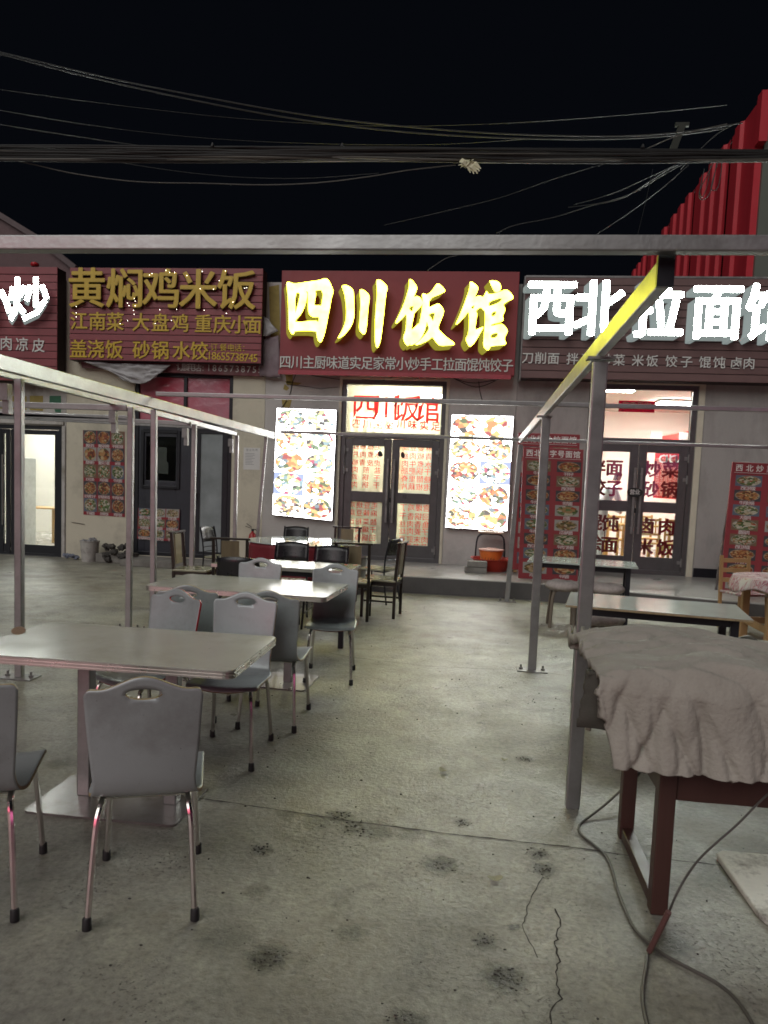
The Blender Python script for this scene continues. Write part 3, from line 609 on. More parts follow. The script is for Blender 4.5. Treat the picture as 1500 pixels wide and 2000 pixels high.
# ------------------------------------------------------------------ signboards
def pxq(pts, Y): return [onY(*q, Y) for q in pts]
def slatted(name, label, quad, Yf, th, rows, sm, group=None, trim=None):
    """board of horizontal cladding strips; quad = TL,TR,BR,BL pixels on the plane of its face"""
    q = pxq(quad, Yf); x0 = (q[0][0]+q[3][0])/2; x1 = (q[1][0]+q[2][0])/2; z1 = (q[0][1]+q[1][1])/2; z0 = (q[2][1]+q[3][1])/2
    t_ = thing(name, label, 'shop sign', ((x0+x1)/2, FY, z0)); inv = Vector((-(x0+x1)/2, -FY, -z0))
    def sub(o): o.location = inv; return o
    mb = MB(); mb.lohi((x0+.004, Yf+.022, z0+.004), (x1-.004, Yf+th, z1-.004)); sub(mb.build('backing_box', G['slat_gap'], t_))
    ph = (z1-z0)/rows; base = None
    for i in range(rows):
        mb = MB(); mb.lohi((x0, Yf+.003*(i % 3 == 1), z0+i*ph+.011), (x1, Yf+.021, z0+(i+1)*ph))
        sub(mb.build('slat', sm, t_, bevel=.004))
    return t_, sub, (x0, x1, z0, z1)
# far left sign
Y1 = 12.40
t1, s1, r1 = slatted('shop_sign', 'maroon slatted sign at the left edge with a lit white character', [(-120, 520), (105, 522), (118, 745), (-120, 742)], Y1, .29, 15, G['maroon_slat'])
for o in letters(t1, '小炒', [-18, 56], (588, 586), 86, Y1-.16, [G['white_lit'], G['white_side']], .15, .004, shift=(-.09, -.04), side=1, fat=.014): s1(o)
for o in letters(t1, '肉凉皮', [12, 43, 75], (671, 675), 27, Y1-.012, [G['silver_letter'], G['dark_side']], .012, .008, name='small_letter'): s1(o)
# gold unlit sign
Y2 = 12.42
t2, s2, r2 = slatted('shop_sign', 'maroon slatted sign with unlit gold characters and a telephone number', [(139, 523), (514, 524), (509, 711), (133, 703)], Y2, .27, 14, G['maroon_slat'])
for o in letters(t2, '黄焖鸡米饭', [169, 244, 315, 387, 462], (563, 567), 78, Y2-.07, [G['gold'], G['gold_side']], .068, .004, shift=(-.02, -.015), side=1, fat=.018): s2(o)
for o in letters(t2, '江南菜大盘鸡重庆小面', [154, 190, 225, 275, 313, 352, 397, 434, 467, 494], (627, 635), 36, Y2-.016, [G['gold'], G['gold_side']], .015, .004, name='small_letter', side=1, fat=.018): s2(o)
for o in letters(t2, '盖浇饭砂锅水饺', [153, 187, 223, 276, 313, 354, 389], (682, 686), 36, Y2-.016, [G['gold'], G['gold_side']], .015, .004, name='small_letter', side=1, fat=.018): s2(o)
for o in letters(t2, '订餐电话：', [418, 436, 451, 465, 480], (678, 680), 15, Y2-.008, [G['gold'], G['gold_side']], .007, .0, name='small_letter', side=1): s2(o)
for o in letters(t2, '18655738745', (409, 499), (694, 699), 21, Y2-.008, [G['gold'], G['gold_side']], .007, .004, name='digit', side=1): s2(o)
# little sparkling LEDs left on at the rims of the gold characters
G['led'] = emit('tiny_lit_led', (1., .92, .75), 9.)
mb = MB()
for px, py in ((149, 599), (149, 611), (149, 619), (249, 592), (252, 597), (262, 583), (264, 588), (264, 597), (249, 626), (262, 614), (261, 606), (235, 632), (292, 537), (297, 534), (324, 528), (331, 532), (341, 532), (312, 605), (345, 604), (303, 632), (335, 626), (365, 538), (395, 530), (391, 564), (417, 565), (399, 606), (440, 529), (428, 548), (455, 590), (478, 563), (482, 562), (442, 612)):
    X, Z = onY(px, py, Y2-.078); mb.lathe([(.001, -.005), (.0042, 0), (.001, .005)], (X, Y2-.078, Z), 6)
s2(tag(mb.build('led', G['led'], t2), kind='stuff'))
# yellow lit sign: plain board, brush characters traced stroke by stroke
Y3 = 12.40
q = pxq([(550, 527), (1017, 532), (1003, 731), (546, 724)], Y3); X0, X1, Z0, Z1 = (q[0][0]+q[3][0])/2, (q[1][0]+q[2][0])/2, (q[2][1]+q[3][1])/2, (q[0][1]+q[1][1])/2
t3 = thing('shop_sign', 'dark red sign with four large lit yellow brush characters', 'shop sign', (0, 0, 0))
mb = MB(); mb.lohi((X0, Y3, Z0), (X1, Y3+.29, Z1)); mb.build('board', G['red_vinyl'], t3, bevel=.006)
mb = MB(); mb.lohi((X0-.01, Y3-.03, Z0-.07), (X1-.05, Y3+.02, Z0-.003)); mb.build('bottom_trim', mat('faded_red_trim', (.36, .05, .07), .5, dirt=(.2, .1, .1)), t3, bevel=.006)
def tr(pts, ox, oy, s): return [(ox+x/s, oy+y/s) for x, y in pts]
A = 12.5; Bq = 1500/130
CH = {
 '四': [tr([(240, 300), (262, 258), (330, 262), (425, 305), (700, 262), (1020, 222), (1120, 190), (1190, 172), (1250, 190), (1300, 260), (1380, 440), (1388, 510), (1345, 640), (1300, 900), (1260, 1100), (1215, 1340), (1170, 1540), (1110, 1700), (1080, 1735), (1035, 1720), (1000, 1650), (978, 1540), (978, 1450), (440, 1450), (436, 1500), (405, 1540), (365, 1520), (318, 1440), (300, 1370), (296, 1000), (280, 640), (262, 440)], 540, 530, A),
       tr([(455, 525), (575, 512), (560, 680), (470, 1000), (460, 1050)], 540, 530, A),
       tr([(705, 492), (775, 490), (768, 700), (775, 960), (800, 1050), (850, 1100), (930, 1122), (1048, 1112), (1020, 1250), (1000, 1225), (945, 1196), (460, 1248), (465, 1190), (560, 1090), (650, 960), (720, 760), (758, 570), (745, 520)], 540, 530, A),
       tr([(935, 465), (1150, 452), (1098, 860), (1060, 825), (935, 835), (922, 800), (968, 545)], 540, 530, A)],
 '川a': [tr([(220, 350), (290, 332), (370, 345), (450, 400), (505, 470), (515, 640), (525, 1000), (515, 1150), (460, 1320), (370, 1450), (270, 1560), (160, 1635), (120, 1625), (190, 1510), (270, 1360), (325, 1170), (335, 950), (310, 700), (280, 520), (225, 390)], 650, 530, A)],
 '川b': [tr([(650, 470), (690, 435), (760, 455), (860, 540), (905, 630), (870, 820), (850, 1080), (825, 1380), (800, 1510), (755, 1545), (700, 1500), (640, 1420), (655, 1180), (682, 850), (672, 600)], 650, 530, A)],
 '川c': [tr([(1062, 240), (1085, 200), (1150, 200), (1260, 280), (1345, 395), (1305, 520), (1275, 760), (1245, 1080), (1205, 1400), (1165, 1700), (1110, 1850), (1080, 1872), (1045, 1810), (1028, 1640), (1035, 1200), (1060, 820), (1088, 480)], 650, 530, A)],
 '饭a': [tr([(392, 200), (410, 172), (470, 200), (540, 290), (577, 370), (545, 470), (492, 588), (570, 550), (640, 590), (696, 670), (700, 740), (620, 830), (490, 965), (500, 1010), (465, 1150), (440, 1335), (520, 1260), (618, 1165), (620, 1200), (540, 1400), (440, 1600), (370, 1690), (310, 1640), (265, 1540), (270, 1450), (312, 1370), (335, 1150), (335, 940), (250, 1050), (130, 1165), (100, 1175), (82, 1140), (160, 1000), (270, 760), (370, 450), (398, 280)], 765, 530, Bq),
        tr([(385, 848), (420, 788), (450, 792), (498, 772), (480, 850), (460, 915)], 765, 530, Bq)],
 '饭b': [tr([(685, 515), (715, 492), (800, 535), (900, 450), (985, 330), (1020, 280), (1060, 275), (1130, 330), (1205, 420), (1195, 460), (1100, 510), (852, 612), (832, 825), (940, 770), (1050, 718), (1110, 770), (1180, 870), (1165, 960), (1110, 1100), (1035, 1285), (1120, 1380), (1280, 1520), (1390, 1590), (1418, 1640), (1400, 1660), (1100, 1682), (1040, 1640), (960, 1540), (920, 1468), (820, 1560), (640, 1640), (560, 1660), (520, 1640), (600, 1590), (740, 1450), (850, 1298), (815, 1200), (792, 1120), (770, 1250), (720, 1400), (620, 1570), (450, 1665), (405, 1668), (480, 1500), (580, 1310), (650, 1080), (690, 820), (702, 640)], 765, 530, Bq),
        tr([(818, 972), (975, 918), (958, 1040), (930, 1138), (880, 1030)], 765, 530, Bq)],
 '馆a': [tr([(397, 250), (430, 228), (500, 270), (598, 360), (570, 450), (502, 590), (620, 540), (700, 590), (740, 520), (780, 425), (822, 530), (1075, 465), (1210, 400), (1290, 450), (1382, 560), (1370, 620), (1240, 680), (1145, 745), (1200, 840), (1180, 920), (1130, 1005), (1165, 1080), (1120, 1140), (880, 1190), (878, 1240), (1110, 1175), (1180, 1220), (1258, 1330), (1230, 1400), (1172, 1508), (1220, 1620), (1190, 1662), (862, 1680), (845, 1750), (800, 1785), (740, 1740), (700, 1660), (720, 1450), (745, 1100), (742, 890), (700, 870), (650, 798), (525, 890), (568, 950), (545, 1100), (512, 1325), (600, 1290), (722, 1238), (640, 1380), (510, 1600), (420, 1695), (380, 1690), (330, 1600), (305, 1520), (370, 1400), (392, 1100), (378, 885), (270, 1040), (110, 1200), (78, 1190), (160, 1020), (260, 780), (360, 500), (400, 340)], 883, 530, Bq),
        tr([(412, 812), (512, 748), (482, 858)], 883, 530, Bq), tr([(832, 680), (1140, 582), (1082, 698), (850, 785), (822, 770)], 883, 530, Bq), tr([(893, 925), (1002, 890), (978, 990), (886, 1025)], 883, 530, Bq),
        tr([(872, 1418), (1040, 1372), (1010, 1490), (868, 1510)], 883, 530, Bq)],
 '馆b': [tr([(838, 215), (880, 205), (980, 212), (1060, 245), (1100, 320), (1098, 400), (1072, 452), (968, 478), (900, 350)], 883, 530, Bq)],
}
YL = Y3-.19
for ks in (['四'], ['川a', '川b', '川c'], ['饭a', '饭b'], ['馆a', '馆b']):
    mb = MB()
    for k in ks:
        lp = [chaikin([onY(*p, YL) for p in l], 1) for l in CH[k]]
        mb.slab(lp, YL-(.001 if k[-1] == 'b' else 0), YL+.165, 0, (-.085, -.05), 1)
    mb.build('letter', [G['yellow_lit'], G['yellow_side']], t3, recalc=False)
letters(t3, '四川主厨味道实足家常小炒手工拉面馄饨饺子', (557, 991), (707, 714), 26, Y3-.016, [G['silver_letter'], G['dark_side']], .015, .002, name='small_letter', side=1, sx=.9, fat=.010)
# white lit sign
Y4 = 12.40
t4, s4, r4 = slatted('shop_sign', 'brown slatted sign with five large lit white characters', [(1026, 538), (1640, 549), (1640, 751), (1018, 740)], Y4, .29, 13, G['brown_slat'])
for o in letters(t4, '西北拉面馆', [1077, 1171, 1286, 1401, 1507], (601, 612), 112, Y4-.19, [G['white_lit'], G['white_side']], .17, .004, sx=.86, shift=(-.075, -.045), side=1, fat=.020): s4(o)
for o in letters(t4, '刀削面拌面炒菜米饭饺子馄饨卤肉', [1031, 1056, 1081, 1118, 1147, 1184, 1209, 1246, 1274, 1311, 1341, 1377, 1405, 1438, 1463], (699, 710), 23, Y4-.014, [G['silver_letter'], G['dark_side']], .013, .008, name='small_letter', side=1): s4(o)
mb = MB(); mb.lohi((r4[0]-.02, Y4-.006, r4[2]-.02), (r4[0]-.001, Y4+.28, r4[3]+.02)); mb.lohi((r4[0], Y4-.006, r4[3]+.001), (r4[1], Y4+.28, r4[3]+.03)); s4(mb.build('edge_trim', G['steel_dark'], t4))
# older signs and hanging cloth behind the gold sign, torn sheet beside it
t5 = thing('old_sign_board', 'faded older red sign board showing below the gold sign', 'shop sign', (0, 0, 0)); Y5 = 12.60
mb = MB(); mb.flat(pxq([(155, 690), (514, 700), (512, 735), (330, 727), (160, 718)], Y5), Y5, Y5+.09); mb.build('board', mat('old_red_sign', (.17, .05, .06), .7, var=.3, dirt=(.3, .26, .24), damt=.5), t5)
letters(t5, '订餐电话:1865738755', (352, 508), (716, 722), 17, Y5-.002, G['silver_letter'], .001, 0, name='small_letter', joined=True)
def cloth_sheet(name, label, cat, corners, Y, m_, nu=24, nv=16, amp=.05, sag=0.):
    c = [Vector((onY(*p, Y)[0], Y, onY(*p, Y)[1])) for p in corners]
    def fn(u, v):
        p_ = c[0].lerp(c[1], u).lerp(c[3].lerp(c[2], u), v)
        n_ = noise.noise(Vector((u*3, v*3, sum(map(ord, name)) % 7)))+.4*noise.noise(Vector((u*9, v*7, 3)))
        return (p_.x, p_.y-abs(n_)*amp-.02, p_.z-sag*sin(pi*u)*v+.02*n_)
    mb = MB(); mb.grid(fn, nu, nv); o = mb.build(name, m_, smooth=True, solid=.006, angle=180)
    return tag(o, label, cat)
G['tarp'] = mat('grey_tarpaulin', (.36, .35, .36), .5, var=.1, dirt=(.2, .19, .19), bump=.2, bscale=8)
cloth_sheet('tarpaulin', 'crumpled grey tarpaulin hanging below the gold sign', 'tarpaulin', [(165, 708), (335, 713), (305, 738), (225, 728)], 12.55, G['tarp'], amp=.14, sag=.16)
cloth_sheet('torn_sheet', 'torn grey sheet sticking out between the gold and yellow signs', 'sheet', [(505, 612), (522, 622), (545, 648), (505, 662)], 12.58, G['tarp'], 10, 8, .05)
cloth_sheet('torn_sheet', 'dark purple torn banner low between the gold and yellow signs', 'sheet', [(505, 668), (545, 655), (550, 738), (508, 736)], 12.62, mat('purple_grey_banner', (.20, .15, .17), .7, var=.2, dirt=(.3, .28, .28)), 10, 12, .04)
# ------------------------------------------------------------------ printed dish pictures
def dish_mat(name, glow=0., dark=1.):
    m, t, p = nmat(name); L = t.links.new
    uv = N(t, 'ShaderNodeUVMap'); oi = N(t, 'ShaderNodeObjectInfo')
    off = N(t, 'ShaderNodeVectorMath', operation='SCALE'); L(oi.outputs['Random'], off.inputs[0]); off.inputs['Scale'].default_value = 57.
    P = N(t, 'ShaderNodeVectorMath', operation='ADD'); L(uv.outputs[0], P.inputs[0]); L(off.outputs[0], P.inputs[1])
    sub = N(t, 'ShaderNodeVectorMath', operation='SUBTRACT'); L(uv.outputs[0], sub.inputs[0]); sub.inputs[1].default_value = (.5, .5, 0)
    ln = N(t, 'ShaderNodeVectorMath', operation='LENGTH'); L(sub.outputs[0], ln.inputs[0])
    n0 = N(t, 'ShaderNodeTexNoise', _Scale=5., _Detail=4.); L(P.outputs[0], n0.inputs['Vector'])
    wr = N(t, 'ShaderNodeMixRGB'); wr.inputs[0].default_value = .16; L(P.outputs[0], wr.inputs[1]); L(n0.outputs['Color'], wr.inputs[2])
    vo = N(t, 'ShaderNodeTexVoronoi', _Scale=11.); L(wr.outputs[0], vo.inputs['Vector']); k0 = N(t, 'ShaderNodeMath', operation='MULTIPLY'); L(oi.outputs['Random'], k0.inputs[0]); k0.inputs[1].default_value = 13.7; k1 = N(t, 'ShaderNodeMath', operation='FRACT'); L(k0.outputs[0], k1.inputs[0]); k2 = N(t, 'ShaderNodeMapRange'); L(k1.outputs[0], k2.inputs[0]); k2.inputs[3].default_value = 6; k2.inputs[4].default_value = 18 if not glow else 14; L(k2.outputs[0], vo.inputs['Scale'])
    sp = N(t, 'ShaderNodeSeparateColor'); L(vo.outputs['Color'], sp.inputs[0])
    if glow:
        ra = ramp(t, [(0, (1, 1, 1)), (.10, (1, .93, .62)), (.30, (1, .66, .22)), (.56, (.95, .34, .10)), (.70, (.70, .05, .07)), (.79, (.22, .40, .10)), (.87, (.30, .42, .50)), (.93, (.1, .1, .12))], 'CONSTANT')
        rb = ramp(t, [(0, (1, 1, 1)), (.16, (1, 1, .75)), (.36, (.95, .80, .35)), (.58, (.30, .50, .25)), (.68, (.35, .55, .62)), (.82, (.8, .1, .25)), (.92, (.12, .13, .16))], 'CONSTANT')
    else:
        ra = ramp(t, [(0, (.10, .03, .015)), (.2, (.30, .11, .03)), (.4, (.38, .20, .08)), (.6, (.22, .045, .02)), (.8, (.45, .33, .18)), (.92, (.06, .09, .02))], 'CONSTANT')
        rb = ramp(t, [(0, (.05, .08, .02)), (.3, (.40, .36, .26)), (.5, (.10, .15, .05)), (.65, (.45, .42, .36)), (.82, (.28, .18, .08)), (.93, (.3, .05, .02))], 'CONSTANT')
    L(sp.outputs[0], ra.inputs[0]); L(sp.outputs[0], rb.inputs[0])
    sw = N(t, 'ShaderNodeMath', operation='MULTIPLY'); L(oi.outputs['Random'], sw.inputs[0]); sw.inputs[1].default_value = 7.31
    fr = N(t, 'ShaderNodeMath', operation='FRACT'); L(sw.outputs[0], fr.inputs[0])
    rs = ramp(t, [(.45, 0.), (.6, 1.)]); L(fr.outputs[0], rs.inputs[0])
    mx = N(t, 'ShaderNodeMixRGB'); L(rs.outputs[0], mx.inputs[0]); L(ra.outputs[0], mx.inputs[1]); L(rb.outputs[0], mx.inputs[2])
    # food radius wobbles; bowl rim; background
    f2 = N(t, 'ShaderNodeMath', operation='MULTIPLY_ADD'); L(n0.outputs[0], f2.inputs[0]); f2.inputs[1].default_value = .16; L(ln.outputs['Value'], f2.inputs[2])
    fm = ramp(t, [(.50, 0.), (.53, 1.)] if not glow else [(.555, 0.), (.59, 1.)]); L(f2.outputs[0], fm.inputs[0])
    bm_ = ramp(t, [(.455, 0.), (.47, 1.)] if not glow else [(.485, 0.), (.50, 1.)]); L(ln.outputs['Value'], bm_.inputs[0])
    bgc = ramp(t, [(0., (.05, .045, .05) if not glow else (1, 1, 1)), (.4, (.30, .29, .27) if not glow else (1, 1, 1)), (.62, (.16, .10, .06) if not glow else (.35, .45, .80)), (.85, (.10, .12, .16) if not glow else (1, 1, 1))], 'CONSTANT'); L(fr.outputs[0], bgc.inputs[0])
    m1 = N(t, 'ShaderNodeMixRGB'); L(fm.outputs[0], m1.inputs[0]); L(mx.outputs[0], m1.inputs[1]); m1.inputs[2].default_value = (.24, .22, .20, 1) if not glow else (1, 1, 1, 1)
    m2 = N(t, 'ShaderNodeMixRGB'); L(bm_.outputs[0], m2.inputs[0]); L(m1.outputs[0], m2.inputs[1]); L(bgc.outputs[0], m2.inputs[2])
    if not glow:
        L(m2.outputs[0], p.inputs['Base Color']); p.inputs['Roughness'].default_value = .4
    else:
        p.inputs['Base Color'].default_value = (.5, .5, .5, 1); L(m2.outputs[0], p.inputs['Emission Color'])
        sv = N(t, 'ShaderNodeSeparateColor', mode='HSV'); L(m2.outputs[0], sv.inputs[0])
        mr = ramp(t, [(0, 1.), (.08, .25), (.40, .12), (.75, .075)]); L(sv.outputs[1], mr.inputs[0])
        dk0 = N(t, 'ShaderNodeMath', operation='MULTIPLY'); L(mr.outputs[0], dk0.inputs[0]); dk0.inputs[1].default_value = glow
        dk = N(t, 'ShaderNodeMath', operation='MULTIPLY'); L(dk0.outputs[0], dk.inputs[0]); L(sv.outputs[2], dk.inputs[1])
        L(dk.outputs[0], p.inputs['Emission Strength'])
    return m
G['dish'] = dish_mat('printed_dish_photo'); G['dish_lit'] = dish_mat('backlit_dish_photo', 10.)
def picture(par, quad, Y, m_, name='dish_photo', d=.002):
    q = pxq(quad, Y); mb = MB(); mb.add([(x, Y, z) for x, z in q][::-1], [(0, 1, 2, 3)], 0, [[(0, 0), (1, 0), (1, 1), (0, 1)]])
    return mb.build(name, m_, par, recalc=False)
def lerpq(q, u, v): return tuple((q[0][k]*(1-u)+q[1][k]*u)*(1-v)+(q[3][k]*(1-u)+q[2][k]*u)*v for k in (0, 1))
def sub_quad(q, u0, u1, v0, v1): return [lerpq(q, u0, v0), lerpq(q, u1, v0), lerpq(q, u1, v1), lerpq(q, u0, v1)]
def light_box(label, quad):
    Y = 12.60; t_ = thing('menu_light_box', label, 'light box')
    mb = MB(); mb.slab([pxq(quad, Y)], Y+.003, FY-.002); mb.build('case', G['alu'], t_)
    for i in range(2):
        for j in range(5): picture(t_, sub_quad(quad, i/2+.002, (i+1)/2-.002, j/5+.002, (j+1)/5-.002), Y, G['dish_lit'], 'lit_dish_photo')
light_box('glowing menu light box with ten dishes left of the centre doors', [(541, 797), (657, 801), (648, 1017), (532, 1005)])
light_box('glowing menu light box with ten dishes right of the centre doors', [(883, 810), (1003, 813), (990, 1037), (870, 1030)])
def poster(label, quad, Y, cols, rows, caps, name='menu_poster', top=0., m_=None):
    t_ = thing(name, label, 'poster'); mb = MB(); mb.slab([pxq(quad, Y)], Y, Y+.004); mb.build('sheet', m_ or G['poster_red'], t_)
    k = 0; mbt = MB()
    for j in range(rows):
        for i in range(cols):
            v0 = top+(1-top)*j/rows; v1 = top+(1-top)*(j+.80)/rows
            picture(t_, sub_quad(quad, i/cols+.01, (i+1)/cols-.01, v0, v1), Y-.002, G['dish'])
            s = caps[k % len(caps)]; k += 1
            for a, c in enumerate(s):
                p_ = lerpq(quad, (i+.5+(a-(len(s)-1)/2)*.2)/cols, top+(1-top)*(j+.9)/rows); X, Z = onY(*p_, Y-.003); put_glyph(mbt, c, (X, Y-.003, Z), .062, .0)
    tag(mbt.build('captions', G['white_print'], t_, recalc=False), kind='stuff')
    return t_
G['poster_red'] = mat('glossy_red_poster', (.24, .018, .030), .35, var=.06)
caps = ['黄焖鸡', '黄焖排骨', '干锅豆腐', '酸辣粉', '重庆小面', '米饭', '炒拉条', '鸡杂面', '牛肉面', '砂锅饺子', '砂锅米线', '牛肉炒饭', '干煸面', '排骨饭', '鸡肉饭']
poster('tall red poster of fifteen dishes on the cream wall', [(162, 840), (243, 843), (244, 1010), (163, 1005)], FY-.006, 3, 5, caps)
poster('small red poster of nine dishes low on the black door', [(270, 992), (351, 995), (349, 1058), (268, 1052)], FY-.0, 3, 3, caps[4:]+caps[:3])
# paper notice
t_ = thing('paper_notice', 'white typed paper notice on the cream wall', 'notice'); Yn = FY-.004
mb = MB(); mb.slab([pxq([(476, 874), (508, 875), (507, 918), (475, 917)], Yn)], Yn, Yn+.002); mb.build('sheet', G['paper'], t_)
mb = MB(); G['ink'] = mat('grey_print_ink', (.25, .25, .27), .7)
for k in range(8):
    xa = onY(479, 886+k*3, Yn)[0]; z = onY(479, 886+k*3, Yn)[1]; mb.lohi((xa, Yn-.001, z), (xa+random.uniform(.12, .22), Yn-.0002, z+.007))
for c, x in zip('营业执照', (483, 489, 495, 501)): X, Z = onY(x, 879, Yn-.001); put_glyph(mb, c, (X, Yn-.001, Z), .045)
mb.build('print', G['ink'], t_, recalc=False)
# standing menu boards
def stand_board(label, quad, Y, title, cols, rows, caps, head=.085, footer=None, back=None, th=.03):
    t_ = thing('menu_board', label, 'menu board')
    q = pxq(quad, Y); mb = MB(); mb.slab([q], Y, Y+th); mb.build('board', G['red_vinyl'], t_, bevel=.004)
    mb = MB(); a = lerpq(quad, .04, head*.92); b = lerpq(quad, .96, head*.92); A_, B_ = onY(*a, Y-.003), onY(*b, Y-.003); mb.bar((A_[0], Y-.003, A_[1]), (B_[0], Y-.003, B_[1]), .012, .004)
    n = len(title); h = (onY(*lerpq(quad, .5, 0), Y)[1]-onY(*lerpq(quad, .5, head), Y)[1])*.62
    for i, c in enumerate(title): p_ = lerpq(quad, .11+.78*i/(n-1), head*.5); X, Z = onY(*p_, Y-.003); put_glyph(mb, c, (X, Y-.003, Z), h, .012)
    k = 0; wpx = (q[1][0]-q[0][0])/cols
    for j in range(rows):
        for i in range(cols):
            v0 = head+.012+(.97-head)*j/rows; v1 = v0+(.97-head)/rows*.74
            qq = sub_quad(quad, (i+.14)/cols, (i+.94)/cols, v0, v1); cc = sub_quad(quad, (i+.12)/cols, (i+.96)/cols, v0-.002, v1+.002)
            picture(t_, qq, Y-.004, G['dish'])
            s = caps[k % len(caps)]; k += 1
            for a_, c in enumerate(s):
                p_ = lerpq(quad, (i+.54+(a_-(len(s)-1)/2)*.11)/cols, v1+(.97-head)/rows*.13); X, Z = onY(*p_, Y-.003); put_glyph(mb, c, (X, Y-.003, Z), .055)
    tag(mb.build('print', G['white_print'], t_, recalc=False), kind='stuff')
    mb = MB(); zb = q[3][1]; xa, xb = q[3][0]+.05, q[2][0]-.05
    for x in (xa, xb): mb.bar((x, Y+.02, zb-.03), (x, Y+.34, zb-.02), .05, .03); mb.bar((x, Y+.33, zb-.02), (x, Y+.05, zb+1.3), .03, .03)
    mb.build('stand', G['wood_light'] if back is None else back, t_)
    return t_
c2 = ['牛肉面', '干拌子', '馄饨', '西红柿面', '牛肉拌面', '羊肉面', '牛肉抓饭', '炒面', '牛肉面片', '过油肉面', '西红柿炒面', '牛肉刀削面', '砂锅面', '拉条子', '鸡肉面']
stand_board('tall red noodle menu board standing on the pavement behind the second post', [(1022, 873), (1140, 878), (1128, 1136), (1012, 1130)], 11.2, '西北老字号面馆', 2, 8, c2)
t6 = stand_board('taller faded red menu board leaning on the wall behind the first one', [(1012, 845), (1133, 849), (1120, 1120), (1000, 1112)], 11.75, '西北特色拉面馆', 2, 8, c2[5:]+c2[:5])
stand_board('red menu board with two columns of dishes at the right edge', [(1431, 902), (1560, 908), (1540, 1172), (1405, 1160)], 10.76, '西北炒菜饭类', 2, 8, ['西红柿蛋', '青椒肉丝', '牛肉砂锅', '鸡肉砂锅', '大盘鸡', '回锅肉', '蘑菇肉', '鱼香肉丝'], back=G['steel_dark'])
# ------------------------------------------------------------------ steel canopy frames
def sq(mb, a, b, w_, h_, up=(0, 0, 1)): mb.bar(a, b, w_, h_, up=up)
def post(par, x, y, z1, w_=.10, d_=.055, lean=(0, 0), plate=True, z0=0.):
    mb = MB(); mb.bar((x, y, z0+.008), (x+lean[0], y+lean[1], z1), w_, d_, up=(0, 1, 0)); o = mb.build('post', G['steel'], par, bevel=.006)
    if plate:
        mb = MB(); mb.box((x, y, z0+.005), (.26, .16, .008))
        for s in (-1, 1): mb.tube([(x+s*.095, y, z0+.006), (x+s*.095, y, z0+.05)], .009, 8); mb.tube([(x+s*.095, y, z0+.009), (x+s*.095, y, z0+.025)], .019, 6)
        mb.build('base_plate', G['steel_dark'], o)
    return o
def beam(par, a, b, w_=.06, h_=.09, m_=None, name='beam'):
    mb = MB(); mb.bar(a, b, w_, h_); return mb.build(name, m_ or G['steel'], par, bevel=.005)
F1 = thing('canopy_frame', 'bare galvanised steel canopy frame spanning the seating area', 'steel frame')
post(F1, .56, 3.64, 2.19, .068, .05, plate=False); post(F1, .575, 6.46, 2.20, .072, .05); post(F1, .53, 10.42, 2.20, .065, .05, (.07, 0))
post(F1, -3.15, 7.0, 2.22, .055, .05, (-.02, 0)); post(F1, -3.30, 10.9, 2.22, .045, .04, (.14, 0))
ZB = 2.27
xs = [onZ(1325, 525, ZB), onZ(1180, 690, ZB), onZ(1073, 803, ZB), onZ(1030, 853, ZB)]
bm1 = beam(F1, (.56, 2.46, ZB), (.60, 10.5, ZB), .042, .088)
beam(F1, (-3.12, 2.46, ZB), (-3.17, 11.3, ZB), .055, .10)
mb = MB(); mb.box((.558, 2.452, ZB), (.052, .02, .096)); mb.build('end_cap', G['black_metal'], F1)
def rail(par, pa, pb, Y, ext=(0, 0), w_=.05, h_=.06, m_=None):
    a, b = onY(*pa, Y), onY(*pb, Y); z = (a[1]+b[1])/2; x0, x1 = a[0]-ext[0], b[0]+ext[1]
    return beam(par, (x0, Y, z), (x1, Y, z), w_, h_, m_)
rail(F1, (0, 477), (1500, 479), 2.40, (1.6, 1.6), .05, .048)
rail(F1, (305, 770), (1500, 800), 7.0, (0, 1.5), .04, .040)
rail(F1, (548, 850), (1500, 867), 10.5, (0, 2.5), .045, .042)
for y in (3.64, 6.46): mb = MB(); mb.box((.56, y, 2.205), (.13, .075, .012)); mb.build('weld_plate', G['steel_dark'], F1)
F2 = thing('canopy_frame', 'second steel canopy frame to the left of the first', 'steel frame')
post(F2, -3.36, 5.12, 2.24, .058, .05); 
p258 = onZ(257, 1222); post(F2, p258[0]+.05, 7.05, 2.24, .058, .05); post(F2, -3.66, 9.3, 2.26, .06, .05); post(F2, -3.78, 11.4, 2.26, .055, .05)
for (pa, pb, Y) in (((0, 790), (250, 797), 7.05), ((0, 803), (250, 822), 9.3)): rail(F2, pa, pb, Y, (3, 0), .05, .06, G['steel'])
beam(F2, (-8.5, 9.3, 2.34), (-3.7, 9.3, 2.26), .05, .055); beam(F2, (-9, 11.4, 2.45), (-3.8, 11.4, 2.36), .05, .05)
beam(F2, (-3.42, 2.4, 2.29), (-3.84, 11.5, 2.29), .05, .06)
for x, y in ((-3.47, 5.12), (-3.62, 7.05), (-3.78, 9.3), (-3.88, 11.4)): mb = MB(); mb.box((x, y, 2.14), (.07, .06, .12)); mb.box((x+.01, y+.01, 2.03), (.05, .05, .10)); mb.build('bracket', G['steel_dark'], F2)
